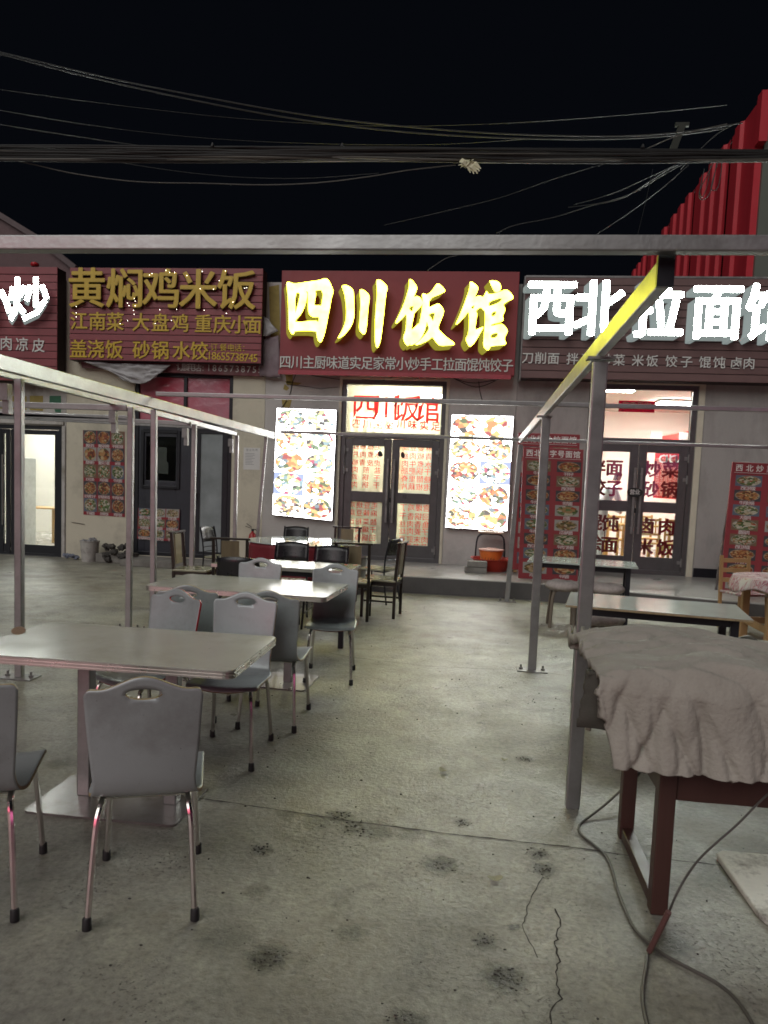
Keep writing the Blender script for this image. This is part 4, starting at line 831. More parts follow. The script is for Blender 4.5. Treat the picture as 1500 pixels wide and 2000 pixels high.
# ------------------------------------------------------------------ grey bentwood chairs
def grey_chair(label, group='grey laminated chairs round the pedestal tables'):
    t_ = thing('bentwood_chair', label, 'chair', group=group)
    prof = catmull([(.225, .43), (.19, .449), (.06, .445), (-.10, .436), (-.165, .448), (-.195, .50), (-.212, .58), (-.225, .66)], 4)
    Ys = lambda z: -.225-(z-.66)*.17
    us = np.linspace(-1, 1, 37); mb = MB(); vs_ = []
    for k, p_ in enumerate(prof):
        y, z = p_[0], p_[1]; s = k/(len(prof)-1)
        hw = .198 if s < .45 else .198-.026*sin(min(1, (s-.45)/.3)*pi/2)+.012*max(0, (s-.75)/.25)
        if s < .08: hw *= .80+.2*s/.08
        for u in us:
            dz = -.012*(1-u*u)*(1 if s < .5 else 0); dy = (-.016*(1-u*u) if s > .55 else 0)
            vs_.append((u*hw, y+dy-(.02*u*u if s < .05 else 0), z+dz))
    n = len(us); mb.add(vs_, [(j*n+i, j*n+i+1, (j+1)*n+i+1, (j+1)*n+i) for j in range(len(prof)-1) for i in range(n-1)])
    hw0 = .184
    def zt(u): a = abs(u); return .850+.047*(.5+.5*cos(pi*min(1, a/.78)))-.022*max(0, (a-.90)/.10)**2
    def hwz(z): return hw0+(z-.66)*.06
    nu, nv = 36, 18; base = {}; hx, hz, hc = .062, .019, .835
    for j in range(nv+1):
        for i in range(nu+1):
            u = -1+2*i/nu; z = .66+(zt(u)-.66)*j/nv; x = u*hwz(z); base[i, j] = [x, z]
    keep = []; rim = {}
    for j in range(nv):
        for i in range(nu):
            q = [(i, j), (i+1, j), (i+1, j+1), (i, j+1)]; mx = sum(base[k][0] for k in q)/4; mz = sum(base[k][1] for k in q)/4
            if (mx/hx)**2+((mz-hc)/hz)**2 < 1.05:
                for k in q: rim[k] = rim.get(k, 0)+1
            else: keep.append(q)
    used = {k for q in keep for k in q}
    for k in rim:
        if k in used:
            x, z = base[k]; d = math.sqrt((x/hx)**2+((z-hc)/hz)**2) or 1; base[k] = [x/d, hc+(z-hc)/d]
    idx = {}; tv = []
    for q in keep:
        for k in q:
            if k not in idx: x, z = base[k]; idx[k] = len(tv); tv.append((x, Ys(z)-.016*(1-min(1, abs(x)/hwz(z))**2), z))
    mb.add(tv, [tuple(idx[k] for k in q) for q in keep])
    o = mb.build('shell_seat', [G['silver_paint'], G['ply_edge']], t_, smooth=True, angle=35)
    sd = o.modifiers.new('Solidify', 'SOLIDIFY'); sd.thickness = .013; sd.offset = 0; sd.material_offset_rim = 1
    for sx in (-1, 1):
        for sy in (-1, 1):
            fy = .235 if sy > 0 else -.245
            P = catmull([(sx*.180, fy, .012), (sx*.172, fy*.93, .16), (sx*.160, fy*.82, .345), (sx*.150, fy*.70, .405), (sx*.145, fy*.45, .423), (sx*.145, 0, .425)], 5)
            mb = MB(); mb.tube(P, .0115, 8); lg = mb.build('leg', G['chrome'], t_, smooth=True)
            mb = MB(); mb.lathe([(.011, 0), (.0165, .003), (.0155, .042), (.0125, .046)], (sx*.1805, fy*1.003, 0), 10); mb.build('rubber_foot', G['rubber'], lg, smooth=True)
    for sy in (-1, 1):
        mb = MB(); mb.tube([(-.147, sy*.13, .424), (.147, sy*.13, .424)], .009, 6); mb.build('seat_rail', G['chrome'], t_)
    return t_
gc = grey_chair('grey bentwood chair in front of the nearest table, its back to the camera')
gc.location = (-1.165, 2.575, 0); gc.rotation_euler.z = R(20)
def gchair(x, y, deg, label): return dup(gc, (x, y, 0), R(deg), label)
gchair(-1.775, 2.45, 21, 'grey chair cut off by the left edge of the photo, beside the nearest table')
gchair(-1.315, 3.98, 183, 'grey chair facing the camera at the far right side of the nearest table')
gchair(-1.235, 4.64, 2, 'grey chair at the near right side of the middle table, back to back with another')
c5 = gchair(-1.83, 3.95, 160, 'grey chair with a red seat edge at the far left side of the nearest table')
gchair(-1.80, 4.68, 8, 'greenish grey chair at the near left side of the middle table')
c7 = gchair(-1.09, 5.78, 187, 'grey chair with a worn seat edge at the far right corner of the middle table')
gchair(-1.82, 5.92, 178, 'grey chair at the far left side of the middle table')
for c_, nm, cl in ((c5, 'red_plywood_edge', (.42, .02, .03)), (c7, 'varnished_red_brown_edge', (.16, .045, .03))):
    ch = [o for o in COL.objects if o.parent == c_ and o.name.startswith('shell_seat')][0]
    ch.data = ch.data.copy(); ch.data.materials[1] = mat(nm, cl, .3)
# ------------------------------------------------------------------ pedestal tables
def ped_table(label, cx_, cy_, w_, d_, rz, cols, plate, zt=.75):
    t_ = thing('pedestal_table', label, 'table', (cx_, cy_, 0), R(rz), 'long grey pedestal tables')
    def lay(s, z0, z1, name, m_):
        P = rrect(-w_/2-s, w_/2+s, -d_/2-s, d_/2+s, .045, 5); mb = MB()
        mb.add([(x, y, z0) for x, y in P]+[(x, y, z1) for x, y in P], [tuple(range(len(P)))[::-1], tuple(range(len(P), 2*len(P)))]+[(i, (i+1) % len(P), len(P)+(i+1) % len(P), len(P)+i) for i in range(len(P))])
        return mb, name, m_
    mb, a, m_ = lay(0, zt-.004, zt, 'table_top', G['table_top']); mb.build('table_top', G['table_top'], t_)
    mb = MB()
    for k, (s, z0, z1) in enumerate(((.002, zt-.010, zt-.0045), (-.003, zt-.016, zt-.010), (.002, zt-.024, zt-.016), (-.003, zt-.030, zt-.024), (.001, zt-.038, zt-.030))):
        q, _, _ = lay(s, z0, z1, '', None); mb.add(q.v, q.f)
    mb.build('edge_trim', G['table_edge'], t_)
    for x, y in cols:
        mb = MB(); mb.box((x, y, (zt-.04)/2+.005), (.065, .065, zt-.05)); mb.build('leg', G['steel'], t_, bevel=.006)
    for (x0, x1, y0, y1) in plate:
        mb = MB(); P = rrect(x0, x1, y0, y1, .03, 4); n_ = len(P)
        mb.add([(x, y, .001) for x, y in P]+[(x, y, .012) for x, y in P], [tuple(range(n_))[::-1], tuple(range(n_, 2*n_))]+[(i, (i+1) % n_, n_+(i+1) % n_, n_+i) for i in range(n_)])
        mb.build('base_plate', G['base_plate'], t_)
    mb = MB()
    for x, y in cols: mb.box((x, y, zt-.044), (.22, .22, .008))
    mb.build('mounting_plate', G['steel_dark'], t_)
    return t_
G['base_plate'] = mat('worn_chromed_base_plate', (.24, .22, .215), .3, .6, var=.2, scale=4, dirt=(.11, .085, .075), dscale=5, damt=.7, rvar=.06, specks=.5)
ped_table('nearest grey pedestal table, peeling at its far left corner', -1.63, 3.36, 1.28, .75, 0.5, [(-.18, -.07), (.26, -.08)], [(-.36, .37, -.31, .13)])
ped_table('middle grey pedestal table between the nearest and the wooden-topped one', -1.70, 5.56, 1.40, .78, -3.0, [(-.33, -.02), (.33, -.02)], [(.12, .52, -.24, .22), (-.52, -.12, -.24, .22)])
mb = MB(); 
cz = [onZ(*q, .7515) for q in ((20, 1232), (28, 1225), (45, 1223), (52, 1232), (40, 1240), (26, 1239))]
mb.add([(x, y, .7516) for x, y in chaikin(cz, 1)], [tuple(range(12))]); tag(mb.build('peeled_patch', mat('bare_chipboard', (.26, .16, .11), .8, var=.3, scale=60), recalc=False), 'bare brown chipboard patch where the laminate of the nearest table has peeled', 'patch')
# table three: pale top on a black frame
def frame_table(label, cx_, cy_, w_, d_, rz, topm, edgem, framem, zt=.75, leg=.05, inset=.06, group=None, apron=.05, th=.03, stretcher=True):
    t_ = thing('frame_table', label, 'table', (cx_, cy_, 0), R(rz), group)
    mb = MB(); mb.box((0, 0, zt-.003), (w_, d_, .006)); mb.build('table_top', topm, t_)
    mb = MB(); mb.box((0, 0, zt-th/2-.0035), (w_+.004, d_+.004, th)); mb.build('edge_trim', edgem, t_)
    mb = MB(); z = zt-th-apron/2-.005; X, Y_ = w_/2-inset, d_/2-inset
    for s in (-1, 1): mb.box((0, s*Y_, z), (2*X-leg, .025, apron)); mb.box((s*X, 0, z), (.025, 2*Y_-leg, apron))
    mb.build('apron', framem, t_)
    for sx in (-1, 1):
        for sy in (-1, 1):
            mb = MB(); mb.box((sx*X, sy*Y_, (zt-th-.006)/2), (leg, leg, zt-th-.008)); mb.build('leg', framem, t_, bevel=.004)
    if stretcher:
        mb = MB()
        for sx in (-1, 1): mb.box((sx*X, 0, .20), (.025, 2*Y_-leg, .03))
        mb.build('stretcher', framem, t_)
    return t_
G['oak_top'] = mat('pale_green_yellow_laminate', (.36, .37, .25), .16, .1, var=.12, scale=3, stretch=(.3, 3, 1), rvar=.06)
frame_table('wooden-looking table with a metal edge between the middle and the round table', -1.80, 7.10, 1.35, .62, -2, G['oak_top'], G['table_edge'], G['black_metal'])
mb = MB(); X, Y_ = onZ(684, 1103, .7505)
def gl_flat(s, x, y, z, h, m_, name, label, cat):
    mb = MB()
    for i, c in enumerate(s):
        nv, fs, bd = glyph(c, .0); mb.add([(x+(i+u)*h*.9, y+v*h, z) for u, v in nv], fs)
    return tag(mb.build(name, m_, recalc=False), label, cat)
gl_flat('bd', X-.04, Y_, .7512, .10, G['red_text'], 'red_scribble', 'red handwriting on the corner of the wooden-looking table', 'writing')
# round table with red cloth
t_ = thing('round_table', 'round glass-topped table over a red cloth by the centre doors', 'table', (-2.32, 9.95, 0))
mb = MB(); mb.lathe([(.78, .742), (.785, .748), (.78, .752)], n=48); mb.build('glass_top', mat('glass_over_white_cloth', (.40, .44, .46), .06, 0, var=.04, rvar=.03), t_, smooth=True, angle=30)
mb = MB(); mb.lathe([(.05, .02), (.05, .73)], n=14); mb.lathe([(.30, 0.), (.30, .02)], n=24); mb.build('pedestal', G['black_metal'], t_)
mb = MB(); n_ = 96
for k in range(n_ + 0):
    pass
vs_ = []
for j in range(9):
    for k in range(n_):
        a = 2*pi*k/n_; w_ = j/8; r_ = .765+.03*w_*sin(a*13)+.012*w_*sin(a*29+1); vs_.append((r_*cos(a), r_*sin(a), .740-.46*w_+.01*sin(a*7)*w_))
mb.add(vs_, [(j*n_+k, j*n_+(k+1) % n_, (j+1)*n_+(k+1) % n_, (j+1)*n_+k) for j in range(8) for k in range(n_)])
cl = mb.build('tablecloth', mat('deep_red_tablecloth', (.17, .012, .022), .6, var=.15, bump=.1), None, smooth=True, solid=.004, angle=180); cl.location = (-2.32, 9.95, 0)
tag(cl, 'deep red cloth hanging round the round table', 'tablecloth')
# pale-topped tables on the right
frame_table('far mint-topped table with black legs beside the second post', 1.33, 9.05, 1.24, .78, -9, G['mint'], G['mint'], G['black_metal'], group='mint-topped tables on the right', th=.012, apron=.06, leg=.055, inset=.10)
frame_table('near mint-topped table with black legs behind the quilt', 1.385, 5.72, 1.25, .74, -10, G['mint'], G['ply_edge'], G['black_metal'], group='mint-topped tables on the right', th=.014, apron=.06, leg=.055, inset=.10)
# ------------------------------------------------------------------ black curved-back metal chairs
def black_chair(label):
    t_ = thing('black_chair', label, 'chair', group='black curved-back chairs')
    for sx in (-1, 1):
        mb = MB(); mb.tube(catmull([(sx*.20, -.24, 0), (sx*.195, -.20, .25), (sx*.19, -.185, .45), (sx*.19, -.20, .65), (sx*.185, -.245, .87)], 4), .012, 6); mb.build('back_post', G['black_metal'], t_, smooth=True)
        mb = MB(); mb.tube([(sx*.20, .22, 0), (sx*.18, .19, .44)], .012, 6); mb.build('leg', G['black_metal'], t_, smooth=True)
    mb = MB()
    for z in (.52, .585): mb.tube(catmull([(-.185, -.195, z), (0, -.235, z), (.185, -.195, z)], 5), .007, 5)
    mb.build('back_rail', G['black_metal'], t_)
    mb = MB()
    for z in (.43,): mb.tube([(-.19, -.18, z), (-.18, .19, z), (.18, .19, z), (.19, -.18, z)], .012, 6, closed=True)
    for sx in (-1, 1): m2 = MB(); m2.tube([(sx*.197, -.21, .17), (sx*.19, .21, .17)], .008, 5); m2.build('side_rail', G['black_metal'], t_)
    mb.build('seat_frame', G['black_metal'], t_)
    mb = MB(); mb.grid(lambda u, v: ((u-.5)*.385, -.20-.048*(1-(2*u-1)**2)-.045*v, .655+v*(.195+.022*(1-(2*u-1)**2))), 10, 4); mb.build('back_panel', G['black_ply'], t_, smooth=True, solid=.014, angle=60)
    P = rrect(-.20, .20, -.19, .21, .06, 4); n_ = len(P); mb = MB()
    mb.add([(x, y, .442) for x, y in P]+[(x, y, .460) for x, y in P], [tuple(range(n_))[::-1], tuple(range(n_, 2*n_))]+[(i, (i+1) % n_, n_+(i+1) % n_, n_+i) for i in range(n_)])
    mb.build('seat', G['seat_ply'], t_)
    return t_
G['seat_ply'] = mat('glossy_pale_seat', (.28, .27, .19), .18, var=.15, scale=5)
bc = black_chair('black chair on the near side of the wooden-looking table'); bc.location = (-2.10, 6.66, 0); bc.rotation_euler.z = R(2)
def bchair(x, y, d, l): return dup(bc, (x, y, 0), R(d), l)
bchair(-2.05, 8.05, 182, 'black chair behind the far left part of the wooden-looking table')
c_ = bchair(-1.55, 7.80, 178, 'black-panelled chair with silver posts on the far side of the wooden-looking table')
for o in list(COL.objects):
    if o.parent == c_ and o.name.startswith('back_post'): o.data = o.data.copy(); o.data.materials[0] = G['chrome']
bchair(-2.72, 10.95, 180, 'black chair behind the round table, below the left light box')
bchair(-3.55, 10.15, -100, 'black chair to the left of the round table seen from the side')
bchair(-1.23, 9.75, 70, 'black chair with a pale seat to the right of the round table')
# square-tube chairs with panel backs
def panel_chair(label):
    t_ = thing('panel_back_chair', label, 'chair', group='square-tube dining chairs')
    for sx in (-1, 1):
        mb = MB(); mb.bar((sx*.19, -.20, .002), (sx*.19, -.20, .46), .034, .034, up=(0, 1, 0)); mb.bar((sx*.19, -.20, .455), (sx*.19, -.235, .885), .034, .034, up=(0, 1, 0)); mb.build('back_post', G['bronze'], t_, bevel=.003)
        mb = MB(); mb.box((sx*.19, .19, .22), (.034, .034, .436)); mb.build('leg', G['bronze'], t_, bevel=.003)
    mb = MB(); mb.box((0, -.238, .895), (.46, .05, .022)); mb.build('top_rail', G['bronze'], t_, bevel=.004)
    mb = MB(); mb.box((0, -.20, .41), (.35, .022, .04)); mb.box((0, .19, .41), (.35, .022, .04))
    for s in (-1, 1): mb.box((s*.19, -.005, .41), (.022, .36, .04)); m2 = MB(); m2.box((s*.19, -.005, .20), (.02, .35, .02)); m2.build('stretcher', G['bronze'], t_)
    mb.build('seat_frame', G['bronze'], t_)
    mb = MB(); mb.box((0, -.222, .69), (.20, .02, .36), R3=Matrix.Rotation(R(4), 3, 'X')); mb.build('back_panel', G['panel'], t_)
    mb = MB(); mb.box((0, -.003, .446), (.42, .42, .026)); mb.build('seat', G['seat_ply'], t_, bevel=.008)
    return t_
G['bronze'] = mat('dark_bronze_tube', (.028, .022, .018), .32, .4, var=.3)
G['panel'] = mat('worn_woodgrain_panel', (.21, .17, .10), .5, var=.35, scale=6, stretch=(1, 1, .15), dirt=(.06, .05, .04), damt=.7)
pc = panel_chair('dark square-tube chair at the right end of the wooden-looking table, facing left'); pc.location = (-1.05, 8.72, 0); pc.rotation_euler.z = R(84)
def pchair(x, y, d, l): return dup(pc, (x, y, 0), R(d), l)
pchair(-1.35, 8.42, 4, 'dark square-tube chair with its back to the camera, next to the wooden-looking table')
pchair(-3.36, 8.65, -88, 'dark square-tube chair with a pale worn panel at the left of the tables')
pchair(-1.93, 10.95, 176, 'dark square-tube chair behind the round table in front of the doors')
pchair(-2.74, 8.25, 8, 'dark square-tube chair at the near left of the round table')
# ------------------------------------------------------------------ stools with fluffy covers
def fluffy(r, z0, z1, seed, n=28, m=9):
    mb = MB(); vs_ = []
    for j in range(m+1):
        ph = pi*j/m
        for k in range(n):
            a = 2*pi*k/n; d = 1+.06*noise.noise(Vector((cos(a)*6, sin(a)*6, j*.9+seed)))
            rr = r*(sin(ph)**.45)*d if 0 < j < m else .001
            vs_.append((rr*cos(a), rr*sin(a), (z0+z1)/2+(z1-z0)/2*cos(ph)*(1+.25*noise.noise(Vector((cos(a)*3, sin(a)*3, seed))))))
    mb.add(vs_, [(j*n+k, j*n+(k+1) % n, (j+1)*n+(k+1) % n, (j+1)*n+k) for j in range(m) for k in range(n)]); return mb
G['fleece'] = mat('pinkish_grey_fleece', (.42, .37, .35), .95, var=.25, scale=30, bump=.9, bscale=130)
G['fleece2'] = mat('cream_fleece', (.52, .49, .40), .95, var=.2, scale=30, bump=.9, bscale=130)
G['bent'] = mat('dull_bentwood', (.17, .14, .11), .5, var=.25, stretch=(1, 1, .2))
def stool(label, fm):
    t_ = thing('bentwood_stool', label, 'stool', group='stools with fleece covers')
    for k in range(4):
        a = R(45+90*k); mb = MB()
        P = catmull([(.20*cos(a), .20*sin(a), .0), (.185*cos(a), .185*sin(a), .25), (.16*cos(a), .16*sin(a), .40), (.09*cos(a), .09*sin(a), .44)], 4)
        for p_, q_ in zip(P, P[1:]): mb.bar(p_, q_, .034, .016, up=(cos(a), sin(a), 0))
        mb.build('leg', G['bent'], t_)
    mb = MB(); mb.lathe([(.16, .43), (.165, .44), (.165, .455)], n=20); mb.build('seat', G['bent'], t_)
    o = fluffy(.205, .425, .545, len(label)).build('seat_cover', fm, t_, smooth=True, angle=180)
    return t_
st0 = stool('fleece-covered stool at the far mint table, nearer the second post', G['fleece']); st0.location = (1.08, 8.72, 0)
dup(st0, (1.56, 8.66, 0), .4, 'fleece-covered stool at the right of the far mint table')
st1 = stool('cream fleece-covered stool behind the quilt, right of the nearest post', G['fleece2']); st1.location = (.97, 5.05, 0)
dup(st1, (1.40, 4.95, 0), .5, 'cream fleece-covered stool peeking out behind the middle of the quilt').location = (1.55, 5.75, 0)
dup(st0, (1.0, 6.2, 0), .2, 'fleece-covered stool on the far side of the near mint table').location = (1.15, 6.55, 0)
# ------------------------------------------------------------------ wooden table with floral cloth and chair at the right edge
t_ = thing('wooden_table', 'square-legged wooden table at the right edge', 'table', (3.45, 8.3, 0))
for sx in (-1, 1):
    for sy in (-1, 1): mb = MB(); mb.box((sx*.36, sy*.36, .355), (.075, .075, .70)); mb.build('leg', G['wood_light'], t_, bevel=.004)
for s in (-1, 1):
    for z in (.62, .22): mb = MB(); mb.box((0, s*.36, z), (.645, .03, .07)); mb.build('rail', G['wood_light'], t_); mb = MB(); mb.box((s*.36, 0, z), (.03, .645, .07)); mb.build('rail', G['wood_light'], t_)
mb = MB(); mb.lathe([(.58, .706), (.60, .72), (.59, .733)], n=40); mb.build('table_top', G['wood_light'], t_)
def floral():
    m, t, p = nmat('pink_floral_oilcloth'); L = t.links.new; tc = N(t, 'ShaderNodeTexCoord')
    n = N(t, 'ShaderNodeTexNoise', _Scale=3., _Detail=3., _Distortion=1.5); mp = N(t, 'ShaderNodeMapping'); mp.inputs['Scale'].default_value = (1, 3.5, 1); L(tc.outputs['Object'], mp.inputs[0]); L(mp.outputs[0], n.inputs['Vector'])
    r = ramp(t, [(.40, (.50, .48, .46)), (.47, (.36, .10, .14)), (.52, (.50, .47, .46)), (.60, (.30, .08, .12)), (.63, (.5, .48, .47))]); L(n.outputs[0], r.inputs[0]); L(r.outputs[0], p.inputs['Base Color']); p.inputs['Roughness'].default_value = .25
    return m
G['floral'] = floral(); vs_ = []; n_ = 72
for j in range(8):
    for k in range(n_):
        a = 2*pi*k/n_; w_ = max(0, (j-2)/5); r_ = (.001, .35, .605, .625, .63, .635, .64, .64)[j]*(1+.012*w_*sin(a*15)); vs_.append((r_*cos(a), r_*sin(a), .742-.018*(j > 2)-.115*w_*(1+.35*sin(a*6+1)*w_)))
mb = MB(); mb.add(vs_, [(j*n_+k, j*n_+(k+1) % n_, (j+1)*n_+(k+1) % n_, (j+1)*n_+k) for j in range(7) for k in range(n_)])
cl = mb.build('tablecloth', G['floral'], None, smooth=True, solid=.003, angle=60); cl.location = (3.45, 8.3, 0); tag(cl, 'pink and white floral oilcloth on the table at the right edge', 'tablecloth')
t_ = thing('wooden_chair', 'plain wooden chair behind the floral-cloth table', 'chair', (3.27, 9.2, 0), R(195))
for sx in (-1, 1):
    mb = MB(); mb.bar((sx*.18, -.19, 0), (sx*.18, -.24, .88), .035, .03, up=(0, 1, 0)); mb.build('back_post', G['wood_light'], t_)
    mb = MB(); mb.bar((sx*.19, .20, 0), (sx*.17, .17, .44), .035, .035, up=(0, 1, 0)); mb.build('leg', G['wood_light'], t_)
mb = MB(); [mb.box((0, -.235, z), (.34, .02, .05)) for z in (.82, .70, .58)]; mb.build('back_rail', G['wood_light'], t_)
mb = MB(); mb.box((0, 0, .45), (.40, .40, .025)); mb.build('seat', G['floral'], t_, bevel=.006)
# ------------------------------------------------------------------ brown table with the quilt
TQ = thing('brown_wooden_table', 'brown wooden table half hidden under the quilt', 'table', (0, 0, 0))
XL, XR, YN, YF = .765, 1.95, 2.78, 3.38
for x in (XL, XR):
    for y in (YN, YF): mb = MB(); mb.box((x, y, .38), (.062, .062, .755)); mb.build('leg', G['wood'], TQ, bevel=.004)
mb = MB(); mb.box(((XL+XR)/2, YN, .51), (XR-XL-.07, .028, .13)); mb.box(((XL+XR)/2, YF, .51), (XR-XL-.07, .028, .13))
for x in (XL, XR): mb.box((x, (YN+YF)/2, .51), (.028, YF-YN-.07, .13))
mb.build('apron', G['wood'], TQ, bevel=.003)
for x in (XL, XR): mb = MB(); mb.box((x, (YN+YF)/2, .035), (.05, YF-YN-.063, .05)); mb.build('foot_rail', G['wood'], TQ, bevel=.003)
mb = MB(); mb.box(((XL+XR)/2, (YN+YF)/2, .775), (XR-XL+.1, YF-YN+.1, .03)); mb.build('table_top', G['wood'], TQ, bevel=.004)
G['quilt'] = mat('greyish_pink_quilt', (.34, .325, .285), .92, var=.14, scale=4, bump=.5, bscale=70, dirt=(.25, .23, .195), dscale=1.5, damt=.5)
G['quilt_in'] = mat('olive_quilt_lining', (.06, .055, .045), .9, var=.15, scale=3, bump=.25, bscale=120)
def fold(p_, a, sc_, st): return a*noise.fractal(Vector((p_[0]*sc_*st[0], p_[1]*sc_*st[1], p_[2]*sc_)), .9, 2.1, 4)
def ridge(x, z, seed):
    s = 0
    for k, (fx, fz, am) in enumerate(((3.1, .5, .020), (4.3, -1.9, .015), (5.2, 2.6, .011), (8.5, .9, .007), (11, -3.0, .004))):
        ph = pi*(x*fx+z*fz+.55*noise.noise(Vector((x*1.1+k*5, z*1.3, seed)))+k*.37)
        mk = max(0, min(1, .5+1.6*noise.noise(Vector((x*1.9+k*9, z*1.5, seed+3+k)))))
        s += am*mk*(1-abs(sin(ph)))**2.2
    return s+.012*noise.noise(Vector((x*4, z*1.8, seed)))
def quilt_surface(u, v, seed=0., inner=False):
    # v: 0 at the far edge, over the top, then down the near side; u along x
    X0, X1 = .47, 2.35
    yb, yf = 3.46, 2.685
    if v < .06:
        q = v/.06; y = yb; z = .85+.08*q; flat_ = 0
    elif v < .42:
        q = (v-.06)/.36; y = yb+(yf+.04-yb)*q; z = .93+.035*sin(pi*min(1, q*1.15))-.02*q; flat_ = 1
    elif v < .52:
        q = (v-.42)/.10; a = q*pi/2; y = yf+.04-.04*sin(a)-.0; z = .91-.045*(1-cos(a))-.02*q; flat_ = 1-q
    else:
        q = (v-.52)/.48; y = yf-.03*q; z = .845-.26*q; flat_ = 0
    x = X0+(X1-X0)*u
    q = max(0, (v-.5)/.5)
    if v > .3: x += .075*((v-.3)/.7)**1.1*(1-u)
    lump = .030*noise.noise(Vector((x*2.2, y*2.5, 1+seed)))+.012*noise.noise(Vector((x*6, y*7, 4+seed)))
    z += flat_*(.035*sin(pi*min(1, max(0, u*2.0)))*0+lump) + flat_*.09*math.exp(-((u-.22)/.2)**2)*sin(pi*min(1, max(0, (v-.06)/.5)))
    n1 = fold((x, z if not flat_ else y, seed), .010, 9, (1, 1))
    rg = ridge(x*1.35, z*1.6, seed+2)
    y -= (1-flat_)*(-(.55+.6*q)*rg*2.1+.3*n1+.016*sin(x*8+1)+.012)*(1 if v > .1 else 0)
    # creases running across the top
    rt = ridge(y*2.6+x*.5, x*1.3, seed+9)
    z += flat_*(-rt*1.7+.3*n1)
    if v > .5: z += -.010*noise.noise(Vector((x*3, 7, 0)))*q
    e = min(u, .04)/.04; x += (1-e)*.0
    zz = z-(1-e)*.015*flat_
    x += .018*noise.noise(Vector((z*9, y*7, 5)))*(1-min(1, u/.12))
    return (x, y, zz)
mb = MB(); mb.grid(lambda u, v: quilt_surface(u**1.15, v), 190, 150)
qo = mb.build('quilt', G['quilt'], None, smooth=True, angle=180, recalc=True)
sd = qo.modifiers.new('Solidify', 'SOLIDIFY'); sd.thickness = .034; sd.offset = 1 
tag(qo, 'thick greyish pink quilt draped over the brown wooden table', 'quilt')
def inner(u, v):
    # underside flap hanging at the left end, folded back below the top layer
    x = .455+.26*u; z = .90-.20*v-.015*u; y = 2.80-.02*v-.03*u+.006*sin(v*6+u*3)
    z += .05*(1-v)*(1-u)*0
    return (x-.03*v+.012*noise.noise(Vector((u*3, v*6, 1))), y+.012*noise.noise(Vector((u*4, v*4, 3))), z+.004*sin(u*7))
mb = MB(); mb.grid(inner, 24, 40); fl = mb.build('quilt_lining', G['quilt_in'], qo, smooth=True, solid=.03, angle=180)
# cable arching over the quilt and the ones on the floor
def cable3(name, pts, r, m_, label, cat='cable', seg=8, group=None):
    mb = MB(); mb.tube(catmull(pts, seg), r, 7); return tag(mb.build(name, m_, smooth=True), label, cat, group)
def gz(px, py, z=.006): return (*onZ(px, py, z), z)
def yy(px, py, Y): a = onY(px, py, Y); return (a[0], Y, a[1])
cable3('power_cable', [yy(1420, 1275, 3.5), yy(1428, 1262, 3.5), yy(1440, 1250, 3.5), yy(1462, 1245, 3.45), yy(1480, 1255, 3.4), yy(1492, 1275, 3.35), yy(1505, 1305, 3.25), yy(1560, 1380, 3.2)], .009, G['cable_grey'], 'grey cable arching up behind the quilt')
cable3('power_cable', [yy(1250, 1505, 3.45), yy(1245, 1515, 3.42), gz(1222, 1535, .10), gz(1180, 1573, .04), gz(1142, 1602), gz(1131, 1614), gz(1135, 1630), gz(1160, 1650), gz(1182, 1670), gz(1196, 1700), gz(1205, 1735), gz(1222, 1780), gz(1240, 1815), gz(1268, 1842), gz(1300, 1866), gz(1350, 1893), gz(1400, 1920), gz(1440, 1955), gz(1475, 2010), gz(1500, 2070)], .006, G['cable_grey'], 'black cable snaking on the floor round the leg of the brown table')
cable3('rope_cable', [gz(1640, 1440, .3), yy(1560, 1500, 2.75), yy(1490, 1560, 2.72), yy(1440, 1610, 2.66), yy(1375, 1668, 2.6), yy(1345, 1705, 2.55), yy(1322, 1745, 2.5), gz(1305, 1785, .12), gz(1285, 1830, .03), gz(1264, 1868)], .0042, G['cable_grey'], 'thin pale cord hanging from the table down to the floor')
cable3('power_cable', [gz(1264, 1868), gz(1262, 1890), gz(1257, 1920), gz(1255, 1945), gz(1258, 1975), gz(1266, 2010), gz(1275, 2050)], .007, G['cable_grey'], 'short grey cable end running out of the bottom of the photo')
mb = MB(); mb.tube([Vector(yy(1306, 1781, 2.42)), Vector((*onZ(1268, 1858, .03), .03))], .010, 8); tag(mb.build('tape_joint', mat('red_grey_tape', (.12, .055, .05), .5), None, smooth=True), 'taped joint of the thin pale cord', 'tape')
# styrofoam sheet on the floor
pts = [onZ(*q) for q in ((1398, 1678), (1410, 1672), (1500, 1680), (1620, 1690), (1680, 1830), (1520, 1822), (1493, 1806), (1480, 1795), (1450, 1752), (1420, 1710))]
mb = MB(); n_ = len(pts); mb.add([(x, y, .001) for x, y in pts]+[(x, y, .030) for x, y in pts], [tuple(range(n_)), tuple(range(n_, 2*n_))]+[(i, (i+1) % n_, n_+(i+1) % n_, n_+i) for i in range(n_)])
tag(mb.build('foam_sheet', mat('dirty_white_foam', (.74, .73, .67), .85, var=.12, scale=9, bump=.6, bscale=50, dirt=(.10, .085, .07), dscale=9, damt=.8), bevel=.008), 'dirty white foam board lying on the floor at the right edge', 'foam board')
